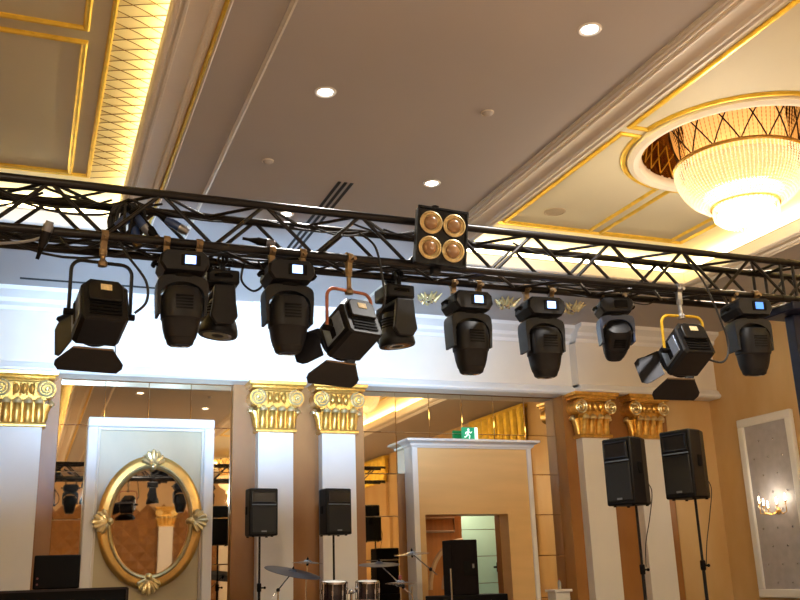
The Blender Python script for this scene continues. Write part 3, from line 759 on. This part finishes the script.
blue_lit_arm = mat('blue_lit_plastic', (52, 66, 96), .4, 0, var=.1, scale=10)  # black yoke catching blue stage light, painted in as its colour
moving_head('moving_light', 'moving head light with blue-lit yoke and no lit display beside yellow-yoked fresnel', (4.555, TY1, F), -.35, .95, None, .84, .05, blue_lit_arm, False)

# ------------------------------------------------------------------ fresnels with barn doors
def fresnel(name, label, loc, rz, tilt, ym, clm, drop=.19, roll=0, bot=.45, sd=.6, ylen=.30):
    t = thing(name, label, 'stage light', loc, rz)
    q = MB(); clampx(q, 0, -.10); q.build('clamp', clm, t)
    q = MB(); q.cyl((0, 0, -.09), (0, 0, -drop+.01), .017, 10); q.cyl((0, 0, -.14), (0, 0, -.10), .026, 8); q.lathe([(.001, -drop-.03), (.03, -drop-.025), (.034, -drop), (.02, -drop+.02)], 12); q.build('spigot', clm, t)
    hw = .195; zp = -drop-ylen; pts = []
    for k in range(7): a = PI/2*k/6; pts.append((-hw+.07-.07*math.sin(PI/2-a) if False else -hw+.07*(1-math.sin(a)), 0, -drop-.07+.07*math.sin(a)) if False else (-hw+.07-.07*math.cos(a), 0, -drop-.07+.07*math.sin(a)))
    pts = [(-hw, 0, zp)]+pts; pts = pts+[(-x, y, z) for x, y, z in pts[::-1]]
    MB().tube(pts, .0125, 8).build('yoke', ym, t)
    for s_ in (-1, 1): MB().cyl((s_*.15, 0, zp), (s_*.225, 0, zp), .022, 10).build('tilt_knob', dark, t)
    def octo(hx, zt_, zb_, ch): return [(-hx, zb_+ch*.4), (-hx+ch*.4, zb_), (hx-ch*.4, zb_), (hx, zb_+ch*.4), (hx, zt_-ch), (hx-ch, zt_), (-hx+ch, zt_), (-hx, zt_-ch)]
    q = MB(); P0 = octo(.135, .15, -.14, .06); P1 = octo(.148, .165, -.15, .06)
    q.loft([[(x, -.17, z) for x, z in P0], [(x, -.155, z) for x, z in P1], [(x, .13, z) for x, z in P1], [(x, .15, z) for x, z in octo(.14, .15, -.14, .05)]])
    b = q.build('lamp_body', blackm, t, smooth=25, loc=(0, 0, zp)); b.rotation_euler = (-tilt, roll, 0)
    MB().prism_y(octo(.11, .135, -.02, .035), -.20, -.165).build('rear_cover', blackm, b, bevel=.008)
    MB().box(-.034, .036, -.205, -.199, .055, .098).build('label_sticker', sticker, b)
    for k in range(4): MB().box(-.10, .10, -.180, -.165, -.035-k*.026, -.022-k*.026).build('rear_fin', dark, b)
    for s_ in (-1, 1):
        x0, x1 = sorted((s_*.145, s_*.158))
        MB().box(x0, x1, -.12, .10, -.09, .07).build('side_plate', mat('blue_lit_metal', (120, 134, 156), .4, .4, var=.15, scale=20), b, bevel=.004)  # blue stage light on the side plates is painted into their colour
        for k in range(2): MB().box(*sorted((s_*.150, s_*.164)), -.03, .02, -.082+k*.085, -.008+k*.075).build('side_vent', dark, b)
    q = MB(); q.M = Matrix.Rotation(-PI/2, 4, 'X'); q.lathe([(.11, .15), (.135, .15), (.135, .185), (.11, .185)], 28, cap=False); q.build('front_ring', blackm, b)
    q = MB(); q.M = Matrix.Rotation(-PI/2, 4, 'X'); q.lathe([(.001, .178), (.06, .174), (.118, .16)], 24, cap=False); q.build('lens', glass_d, b)
    MB().box(-.15, .15, .15, .165, -.15, .15).build('gate_frame', blackm, b) if False else None
    # barn doors: trapezoid leaves hinged round the front
    def leaf(ang, spread, w0, w1, ln, mt):
        P = [(-w0/2, 0), (w0/2, 0), (w1/2, ln*.62), (w1/2, ln*.80), (w1/2-.03, ln), (-w1/2+.03, ln), (-w1/2, ln*.80), (-w1/2, ln*.62)]
        q = MB(); q.prism_z(P, -.003, .003)
        o = q.build('barn_door', mt, b, smooth=0)
        M = Matrix.Translation((0, .185, 0)) @ Matrix.Rotation(ang, 4, 'Y') @ Matrix.Translation((0, 0, -.14)) @ Matrix.Rotation(-spread, 4, 'X')
        o.matrix_local = M
    leafm = mat('lit_barn_door_metal', (34, 36, 44), .45, .4, var=.15, scale=12)  # lighter copy for side leaves: stage light put into the colour
    leaf(0, bot, .25, .44, .21, blackm); leaf(PI, .10, .25, .42, .18, blackm)
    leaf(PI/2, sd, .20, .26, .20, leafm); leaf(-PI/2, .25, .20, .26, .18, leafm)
    MB().cyl((-.13, .187, -.145), (.13, .187, -.145), .006, 6).build('hinge', brass, b)
    return t
fresnel('fresnel_light', 'black fresnel stage light with barn doors hanging on black yoke', (.345, TY0, F), .14, .34, blackm, brass, .19, 0, .30, .35, .355)
fresnel('fresnel_light', 'black fresnel stage light with barn doors hanging on copper-coloured yoke', (2.06, TY0, F), .30, .42, copper, brass, .25, 0, .35, .95)
fresnel('fresnel_light', 'black fresnel stage light with barn doors hanging on yellow yoke', (4.975, TY0, F), -.08, .44, yellow, steel, .24, 0, .40, .9)

# ------------------------------------------------------------------ four-lamp blinder
t = thing('blinder_light', 'square black blinder with four amber reflector lamps on truss front', 'stage light', (2.745, 6.10, 4.02), 0); t.rotation_euler = (.08, .07, -.06)
o = MB().box(-.195, .195, -.07, .01, -.215, .215).build('housing', blackm, t, bevel=.01); 
for ix in (-1, 1):
    for iz in (-1, 1):
        cx, cz = ix*.092, iz*.098
        q = MB(); q.M = Matrix.Translation((cx, -.07, cz)) @ Matrix.Rotation(PI/2, 4, 'X')
        q.lathe([(.086, 0), (.089, .014), (.080, .020), (.074, .006), (.066, .012), (.056, .004), (.045, -.01), (.02, -.02)], 28, cap=False)
        lp = q.build('reflector', amber, t)
        q = MB(); q.ball((cx, -.074, cz), .054, 14, 8, (1, .45, 1)); q.build('lamp_bulb', bulb, lp)
for nm, bx in (('housing_rim', (-.20, .20, -.085, -.068, .205, .22)), ('housing_rim', (-.20, .20, -.085, -.068, -.22, -.205)), ('housing_rim', (-.20, -.188, -.085, -.068, -.205, .205)), ('housing_rim', (.188, .20, -.085, -.068, -.205, .205))):
    MB().box(*bx).build(nm, blackm, t)
q = MB(); q.cyl((-.04, .0, .21), (-.04, .0, .24), .02, 10); q.cyl((-.04, .0, .24), (-.04, .0, .255), .03, 10); q.build('top_knob', dark, t)
for z0_, z1_ in ((.075, .135), (-.27, -.205)): MB().box(-.03, .03, .0, .085, z0_, z1_).build('bracket', blackm, t)

# ------------------------------------------------------------------ cables and plugs on the truss
def sag(p, q, s_, n=9): 
    p, q = Vector(p), Vector(q); return [p.lerp(q, i/n)-Vector((0, 0, 4*s_*(i/n)*(1-i/n))) for i in range(n+1)]
def cable(pts, r, lb, m_=None, grp=None):
    o = MB().tube(pts, r, 6).build('cable', m_ or cable_m); return tag(o, lb, 'cable', grp)
G = 'black cables run along the truss'
GL = 'short slack black cable drooping between two truss tubes past the moving lights'
random.seed(3)
xx = -1.6
for k in range(9):
    x0 = random.uniform(-1.4, .3); x1 = x0+random.uniform(.5, 1.1)
    y = random.uniform(6.24, 6.5); z = random.choice((TZ1+.03, TZ1-.02, TZ0+.03))
    cable(sag((x0, y, z), (x1, random.uniform(6.24, 6.5), z), random.uniform(.04, .16)), .009, 'black cable in the tangle on truss around the black-yoked fresnel', None, 'tangled cables on the truss end')
for k in range(8):
    x0 = random.uniform(.2, 4.2); x1 = x0+random.uniform(.4, 1.0)
    y = random.uniform(6.3, 6.54); z = random.choice((TZ1-.02, TZ0+.035, TZ0+.035))
    cable(sag((x0, y, z), (x1, random.uniform(6.3, 6.54), z), random.uniform(.02, .10)), .008, GL, None, G)
for k in range(4):
    y = 6.5-.02*k; z = TZ0+.035+.018*(k % 2)
    cable([(x_, y+.01*math.sin(x_*5+k), z+.008*math.sin(x_*7+k*2)) for x_ in [-3+.4*i for i in range(23)]], .010, 'long straight black cable laid along the rear lower truss tube', None, 'long cables along the rear tube')
def arc3(pts, n=8):
    out = []; P = [Vector(p) for p in pts]; P = [P[0]]+P+[P[-1]]
    for i in range(1, len(P)-2):
        for k in range(n):
            t_ = k/n; a, b, c_, d_ = P[i-1:i+3]
            out.append(.5*((2*b)+(c_-a)*t_+(2*a-5*b+4*c_-d_)*t_*t_+(3*b-a-3*c_+d_)*t_**3))
    out.append(P[-2]); return out
cable(arc3([(.42, 6.22, 3.86), (.50, 6.16, 3.70), (.62, 6.12, 3.52), (.63, 6.12, 3.38), (.56, 6.14, 3.30)]), .009, 'black cable dropping from truss to black-yoked fresnel')
cable(arc3([(.06, 6.4, 3.88), (.10, 6.3, 3.80), (.18, 6.3, 3.76), (.28, 6.3, 3.80), (.36, 6.4, 3.88)]), .008, 'small cable loop under truss above black-yoked fresnel')
cable(arc3([(1.36, 6.5, 3.86), (1.33, 6.48, 3.70), (1.42, 6.48, 3.62), (1.50, 6.48, 3.70), (1.46, 6.5, 3.86)]), .009, 'black cable loop hanging beside small wash light')
cable(arc3([(2.16, 6.22, 4.05), (2.24, 6.12, 3.92), (2.28, 6.1, 3.70), (2.30, 6.12, 3.50), (2.26, 6.2, 3.40)]), .009, 'black cable dropping from truss to copper-yoked fresnel')
cable(arc3([(5.10, 6.2, 4.10), (5.20, 6.14, 3.90), (5.28, 6.10, 3.60), (5.34, 6.10, 3.35), (5.26, 6.1, 3.20), (5.10, 6.15, 3.24)]), .009, 'black cable dropping from truss to yellow-yoked fresnel')
cable(arc3([(-.9, 6.25, 3.85), (-.5, 6.15, 3.70), (-.15, 6.15, 3.73), (.0, 6.2, 3.82)]), .010, 'grey cable sagging below truss beside black-yoked fresnel', mat('grey_cable', (120, 122, 128), .5, var=.05))
cable(arc3([(4.62, 6.55, 3.83), (4.75, 6.5, 3.78), (4.88, 6.5, 3.78), (4.96, 6.5, 3.82)]), .006, 'thin cable looped under truss beside yellow-yoked fresnel')
def plug(loc, rot, lb, a, b_, s_=1.0):
    t = thing('cable_plug', lb, 'cable plug', loc); t.rotation_euler = rot; t.scale = (s_,)*3
    MB().lathe([(.02, -.09), (.026, -.06), (.032, -.05), (.032, .02)], 14).build('plug_body', a, t)
    MB().lathe([(.034, .02), (.034, .06), (.026, .075), (.026, .09)], 14).build('coupling_ring', b_, t)
    MB().lathe([(.012, -.17), (.014, -.12), (.02, -.09)], 10).build('strain_relief', dark, t)
plug((-.02, 6.17, 3.80), (.3, .25, 0), 'grey and black plug hanging below truss beside black-yoked fresnel', blackm, greyplug, 1.0)
plug((.50, 6.30, 4.02), (.4, .9, .2), 'dark blue cable plug in knot of plugs inside truss', blueplug, dark, 1.1)
plug((.60, 6.28, 3.98), (.2, 2.5, .1), 'dark blue cable plug with grey ring lying in knot inside truss', blueplug, greyplug, 1.1)
plug((.56, 6.33, 3.91), (.1, 2.9, .3), 'blue cable plug pointing down out of the knot inside truss', blueplug, brass, 1.0)
plug((.67, 6.26, 3.90), (.2, 2.6, .3), 'black cable plug with brass ring beside first moving light clamp', dark, brass, 1.0)
plug((.83, 6.28, 3.99), (.1, 2.1, .0), 'blue inline connector with steel ring above first moving light', blueplug, steel, 1.0)
plug((1.44, 6.25, 3.92), (.1, 1.7, .0), 'dark inline connector with grey ring near second moving light', dark, greyplug, .9)
q = MB()
t = thing('cable_knot', 'dense knot of black cables inside truss above small plugs', 'cable bundle', (.50, 6.36, 4.02))
for k in range(7):
    a = random.uniform(0, PI); R = random.uniform(.07, .13)
    MB().tube([(R*math.cos(b)*math.cos(a), R*math.cos(b)*math.sin(a), R*1.2*math.sin(b)+random.uniform(-.01, .01)) for b in [2*PI*i/16 for i in range(16)]], .011, 6, closed=True).build('cable_loop', cable_m, t)

# ------------------------------------------------------------------ stage and things on it
struct(MB().box(-5, 11.4, 8.0, 14.19, 0, .5).build('floor_stage', stage_m, smooth=0))
def speaker(label, loc, rz, wd, dp, ht, horn=True):
    t = thing('loudspeaker', label, 'loudspeaker', loc, rz)
    q = MB(); P = [(-wd/2, -dp/2), (wd/2, -dp/2), (wd/2, dp*.05), (wd*.34, dp/2), (-wd*.34, dp/2), (-wd/2, dp*.05)]
    q.prism_z(P, .0, ht); body = q.build('cabinet', spk_m, t, smooth=20, bevel=.018)
    y = -dp/2
    MB().box(-wd*.42, wd*.42, y-.012, y+.01, ht*.06, ht*.62).build('grille', grille_m, t, bevel=.008)
    q = MB()      # horn flare: rectangular ring + dark throat
    z0, z1 = ht*.68, ht*.94; x = wd*.42
    q.loft([[(-x, y-.014, z0), (x, y-.014, z0), (x, y-.014, z1), (-x, y-.014, z1)], [(-x+.012, y-.018, z0+.012), (x-.012, y-.018, z0+.012), (x-.012, y-.018, z1-.012), (-x+.012, y-.018, z1-.012)], [(-x*.4, y-.002, (z0+z1)/2-.03), (x*.4, y-.002, (z0+z1)/2-.03), (x*.4, y-.002, (z0+z1)/2+.03), (-x*.4, y-.002, (z0+z1)/2+.03)]])
    q.build('horn', mat('horn_plastic', (22, 25, 32), .25, 0, var=.1, scale=10), t, smooth=0)
    MB().cyl((-x, y-.012, ht*.65), (x, y-.012, ht*.65), .008, 8).build('trim_bar', mat('bar_plastic', (110, 122, 140), .25, .2, var=.1), t)
    MB().box(-.035, .035, y-.018, y-.010, ht*.075, ht*.105).build('badge', mat('badge_grey', (120, 124, 130), .4, .4, var=.05), t)
    for s_ in (-1, 1):
        for yy in (-dp*.35, dp*.3): MB().cyl((s_*wd*.33, yy, -.015), (s_*wd*.33, yy, .003), .018, 8).build('foot', dark, t)
        MB().box(*sorted((s_*wd*.49, s_*(wd*.5+.012))), -dp*.2, -dp*.02, ht*.45, ht*.62).build('side_handle', dark, t, bevel=.006)
    return t
def spk_stand(label, loc, top, rz=0):
    t = thing('speaker_stand', label, 'speaker stand', loc, rz)
    MB().cyl((0, 0, .25), (0, 0, top*.62), .019, 12).build('lower_pole', blackm, t)
    MB().cyl((0, 0, top*.60), (0, 0, top+.0), .015, 12).build('upper_pole', blackm, t)
    q = MB(); q.lathe([(.024, top*.60-.05), (.03, top*.60-.04), (.03, top*.60+.05), (.02, top*.60+.06)], 14); q.cyl((0, 0, top*.6), (.07, 0, top*.6), .01, 8); q.ball((.075, 0, top*.6), .018); q.build('clamp_collar', dark, t)
    MB().lathe([(.022, .52), (.032, .53), (.032, .60), (.022, .61)], 14).build('leg_collar', dark, t)
    for k in range(3):
        a = 2*PI*k/3+.4; c_, s_ = math.cos(a), math.sin(a)
        MB().tube([(.03*c_, .03*s_, .57), (.55*c_, .55*s_, .015)], .012, 8).build('leg', blackm, t)
        MB().tube([(.02*c_, .02*s_, .28), (.30*c_, .30*s_, .28)], .008, 6).build('leg_brace', blackm, t)
SZ = .5
for x, yy, rz, zb, ht, lb, sl in ((2.928, 12.8, .10, 2.16, .62, 'black loudspeaker on stand before pilaster, on side of oval mirror', 'black stand pole under loudspeaker on side of oval mirror'),
                  (3.963, 12.8, .20, 2.16, .62, 'black loudspeaker on stand directly above the drum kit', 'black stand pole rising behind the drum kit')):
    speaker(lb, (x, yy, zb), rz, .40, .34, ht); spk_stand(sl, (x, yy, SZ), zb-SZ-.0)
for x, yy, zb, lb, sl in ((6.45, 9.3, 2.28, 'black loudspeaker facing across stage, lower and nearer the doorway', 'black stand pole under loudspeaker nearer the doorway'),
                  (6.97, 8.9, 2.32, 'black loudspeaker facing across stage, higher and nearer room corner', 'black stand pole under loudspeaker nearer room corner')):
    speaker(lb, (x, yy, zb), math.radians(-72), .40, .38, .76); spk_stand(sl, (x+.06, yy, SZ), zb-SZ)
cable(arc3([(6.62, 9.30, 2.60), (6.70, 9.24, 2.45), (6.64, 9.24, 2.15), (6.56, 9.26, 1.85), (6.54, 9.27, 1.6)]), .006, 'thin cable hanging behind loudspeaker nearer the doorway')
cable(arc3([(7.14, 8.90, 2.62), (7.22, 8.84, 2.45), (7.16, 8.84, 2.15), (7.09, 8.86, 1.85), (7.05, 8.87, 1.6)]), .006, 'thin cable hanging behind loudspeaker nearer room corner')

# road case with black cabinet (stage left)
t = thing('road_case', 'low wide black road case beside oval mirror panel', 'case', (.1, 11.3, SZ))
MB().box(-1.9, .96, -.4, .4, .06, 1.065).build('case_body', dark, t, bevel=.012)
for x in (-1.9, .96): MB().box(x-.012, x+.012, -.412, -.39, .06, 1.065).build('edge_strip', mat('dark_edge', (40, 34, 36), .3, .6, var=.1), t)
MB().box(-1.9, .96, -.412, -.39, 1.05, 1.075).build('edge_strip', mat('dark_edge', (40, 34, 36)), t)
for x in (-1.7, .75):
    for y in (-.3, .3): MB().cyl((x-.02, y, .035), (x+.02, y, .035), .035, 12).build('castor', dark, t)
t = thing('monitor_cabinet', 'small black cabinet with two tiny knobs standing on road case', 'cabinet', (.335, 11.0, SZ+1.076))
MB().box(-.23, .23, -.08, .26, 0, .345).build('cabinet_body', dark, t, bevel=.012)
MB().box(-.205, .205, -.088, -.078, .02, .325).build('front_cloth', mat('front_cloth', (10, 8, 9), .8, 0, spec=.15, var=.2, scale=80), t)
for z in (.05, .11): MB().cyl((-.19, -.10, z), (-.19, -.085, z), .012, 10).build('knob', mat('knob_red', (90, 40, 40), .4, .2), t)
# black cabinet before the doorway on its plinth
t = thing('stage_case', 'black flight case carrying dark speaker before the doorway', 'case', (5.92, 12.75, SZ))
MB().box(-.52, .50, -.30, .30, .05, .80).build('case_body', dark, t, bevel=.012)
for x in (-.4, .4):
    for y in (-.2, .2): MB().cyl((x-.02, y, .03), (x+.02, y, .03), .03, 12).build('castor', dark, t)
darkred = mat('dark_maroon_cloth', (16, 10, 12), .7, 0, spec=.15, var=.15, scale=60)
t = thing('bass_cabinet', 'tall dark bass cabinet standing on flight case before the doorway', 'cabinet', (5.80, 12.7, SZ+.80))
MB().box(-.17, .24, -.12, .2, 0, .755).build('cabinet_body', darkred, t, bevel=.012)
MB().box(-.155, .225, -.128, -.118, .02, .735).build('front_grille', mat('maroon_grille', (18, 11, 13), .8, 0, spec=.15, var=.3, scale=120), t)
MB().box(.01, .19, -.135, -.125, .26, .46).build('handle_cup', dark, t, bevel=.01)
MB().box(.14, .17, -.14, -.132, .36, .42).build('badge', mat('badge_grey', (120, 124, 130)), t)
t = thing('pedestal', 'narrow white pedestal carrying small bottle beside door surround', 'pedestal', (7.98, 13.72, SZ))
MB().box(-.13, .13, -.13, .13, .04, .76).build('column_block', white, t, bevel=.008)
MB().box(-.16, .16, -.16, .16, .76, .80).build('top_slab', white, t, bevel=.006); MB().box(-.16, .16, -.16, .16, 0, .04).build('foot_slab', white, t, bevel=.006)
t = thing('water_bottle', 'small clear bottle with red cap standing on white pedestal', 'bottle', (7.98, 13.68, SZ+.80)); t.scale = (.8, .8, .6)
MB().lathe([(.03, 0), (.035, .01), (.035, .18), (.015, .22), (.015, .24)], 14).build('bottle_body', mat('clear_plastic', (220, 224, 220), .15, trans=.6, var=.02), t)
MB().lathe([(.017, .238), (.017, .265), (.001, .266)], 12).build('cap', mat('red_cap', (150, 30, 26), .4, var=.05), t)

# ------------------------------------------------------------------ drum kit
def drum(label, c, axis_tilt, R, Ld, name, extra=None):
    t = thing(name, label, 'drum', c); t.rotation_euler = (axis_tilt, 0, 0)
    MB().lathe([(R*.99, -Ld), (R, -Ld+.01), (R, -.01), (R*.99, 0)], 32).build('shell', shell_m, t)
    for z in (-.004, -Ld+.004): MB().lathe([(R+.002, z-.012), (R+.012, z-.012), (R+.012, z+.012), (R+.002, z+.012)], 32, cap=False).build('hoop', chrome, t)
    MB().lathe([(.001, .002), (R-.004, .002)], 32, cap=False).build('drum_head', mat('drum_skin', (214, 212, 206), .5, var=.03), t)
    for k in range(8):
        a = 2*PI*(k+.5)/8; x, y = (R+.014)*math.cos(a), (R+.014)*math.sin(a)
        MB().cyl((x, y, -Ld), (x, y, 0), .005, 6).build('tension_rod', chrome, t)
        MB().cyl((x*.99, y*.99, -Ld*.62), (x*.99, y*.99, -Ld*.38), .013, 8).build('lug', chrome, t)
    return t
bd = thing('bass_drum', 'dark bass drum of the kit under two rack toms', 'drum', (3.86, 11.75, SZ))
q = MB(); q.M = Matrix.Translation((0, 0, .30)) @ Matrix.Rotation(PI/2, 4, 'X'); q.lathe([(.28, -.25), (.285, -.24), (.285, .24), (.28, .25)], 36); q.build('shell', shell_m, bd)
for z in (-.24, .24): q = MB(); q.M = Matrix.Translation((0, 0, .30)) @ Matrix.Rotation(PI/2, 4, 'X'); q.lathe([(.287, z-.02), (.30, z-.02), (.30, z+.02), (.287, z+.02)], 36, cap=False); q.build('hoop', chrome, bd)
MB().cyl((0, 0, .58), (0, 0, .92), .016, 10).build('tom_post', chrome, bd)
q = MB(); q.cyl((-.02, 0, .90), (-.11, 0, .95), .012, 8); q.cyl((.02, 0, .90), (.11, 0, .95), .012, 8); q.ball((0, 0, .92), .035); q.ball((-.07, -.02, .95), .03); q.ball((.07, -.02, .95), .03); q.build('tom_bracket', chrome, bd)
for s_ in (-1, 1): MB().tube([(s_*.26, -.12, .25), (s_*.40, -.18, 0.01)], .01, 6).build('spur', chrome, bd)
drum('dark rack tom with chrome lugs standing nearer the dark tilted cymbal', (3.64, 11.75, 1.545), .10, .155, .24, 'rack_tom')
drum('dark rack tom with chrome lugs standing nearer the hi-hat', (4.08, 11.75, 1.535), .10, .135, .22, 'rack_tom')
ft = drum('dark floor tom on chrome legs beside bass drum', (4.42, 12.1, 1.12), .0, .20, .38, 'floor_tom')
for k in range(3): a = 2*PI*k/3; MB().cyl((.215*math.cos(a), .215*math.sin(a), -.62), (.215*math.cos(a), .215*math.sin(a), -.2), .008, 6).build('leg', chrome, ft)
def cym_stand(label, base, top, Rc, rot, cm_, boom_from=None):
    t = thing('cymbal_stand', label, 'cymbal', base)
    bx, by, bz = base; T = Vector(top)-Vector(base)
    if boom_from:
        B = Vector(boom_from)-Vector(base)
        MB().cyl((0, 0, .2), (0, 0, B.z), .011, 8).build('tube', chrome, t)
        MB().tube([B+(B-T)*.35, T], .008, 8).build('boom_arm', chrome, t)
        q = MB(); q.ball(B, .025); q.build('tilter', blackm, t)
    else: MB().tube([(0, 0, .2), (T.x*.2, T.y*.2, T.z*.75), T], .010, 8).build('tube', chrome, t)
    for k in range(3):
        a = 2*PI*k/3; MB().tube([(0, 0, .42), (.28*math.cos(a), .28*math.sin(a), .008)], .009, 6).build('leg', chrome, t)
    q = MB(); q.M = Matrix.Translation(T) @ Euler(rot).to_matrix().to_4x4()
    q.lathe([(.008, .036), (.03, .034), (.05, .022), (.06, .014), (Rc*.6, .006), (Rc, -.006), (Rc, -.009), (Rc*.6, .002), (.06, .010), (.008, .03)], 40, cap=False)
    q.build('cymbal', cm_, t)
    q = MB(); q.M = Matrix.Translation(T) @ Euler(rot).to_matrix().to_4x4(); q.lathe([(.014, .035), (.016, .05), (.008, .06), (.004, .075)], 10); q.lathe([(.016, .0), (.02, -.02), (.008, -.05)], 10); q.build('wing_nut', dark, t)
bronze = mat('cymbal_gold', (206, 180, 140), .25, .85, var=.1, scale=20)
cym_stand('dark tilted cymbal pad on angled boom beside the loudspeaker stand', (2.96, 11.9, SZ), (3.17, 12.0, 1.68), .36, (.20, .17, 0), cymbal_d, (2.96, 11.9, 1.47))
cym_stand('bright thin cymbal behind the dark tilted one', (3.42, 12.3, SZ), (3.45, 12.3, 1.795), .20, (.05, .05, 0), cymbal_m)
cym_stand('blue-grey ride cymbal seen edge on beyond the toms', (4.78, 12.0, SZ), (4.335, 12.0, 1.745), .27, (.12, -.03, 0), cymbal_d, (4.66, 12.0, 1.45))
cym_stand('pale crash cymbal highest of the kit on diagonal boom', (5.35, 12.0, SZ), (4.80, 12.0, 1.865), .235, (.05, -.07, 0), cymbal_m, (5.06, 12.0, 1.66))
t = thing('hi_hat', 'pair of hi-hat cymbals on upright rod below blue-grey ride', 'cymbal', (4.39, 11.4, SZ))
MB().cyl((0, 0, .2), (0, 0, .95), .011, 8).build('tube', chrome, t); MB().cyl((0, 0, .9), (0, 0, 1.14), .005, 6).build('rod', chrome, t)
for k in range(3): a = 2*PI*k/3+.5; MB().tube([(0, 0, .35), (.27*math.cos(a), .27*math.sin(a), .008)], .009, 6).build('leg', chrome, t)
q = MB(); q.lathe([(.008, 1.045), (.045, 1.035), (.06, 1.02), (.19, 1.006), (.19, 1.003), (.06, 1.016)], 36, cap=False); q.build('top_cymbal', cymbal_m, t)
q = MB(); q.lathe([(.008, .955), (.045, .965), (.06, .98), (.19, .994), (.19, .997), (.06, .984)], 36, cap=False); q.build('bottom_cymbal', cymbal_m, t)
q = MB(); q.lathe([(.012, 1.045), (.022, 1.05), (.022, 1.09), (.012, 1.10)], 12); q.build('clutch', mat('clutch_red', (120, 60, 56), .4, .3), t)
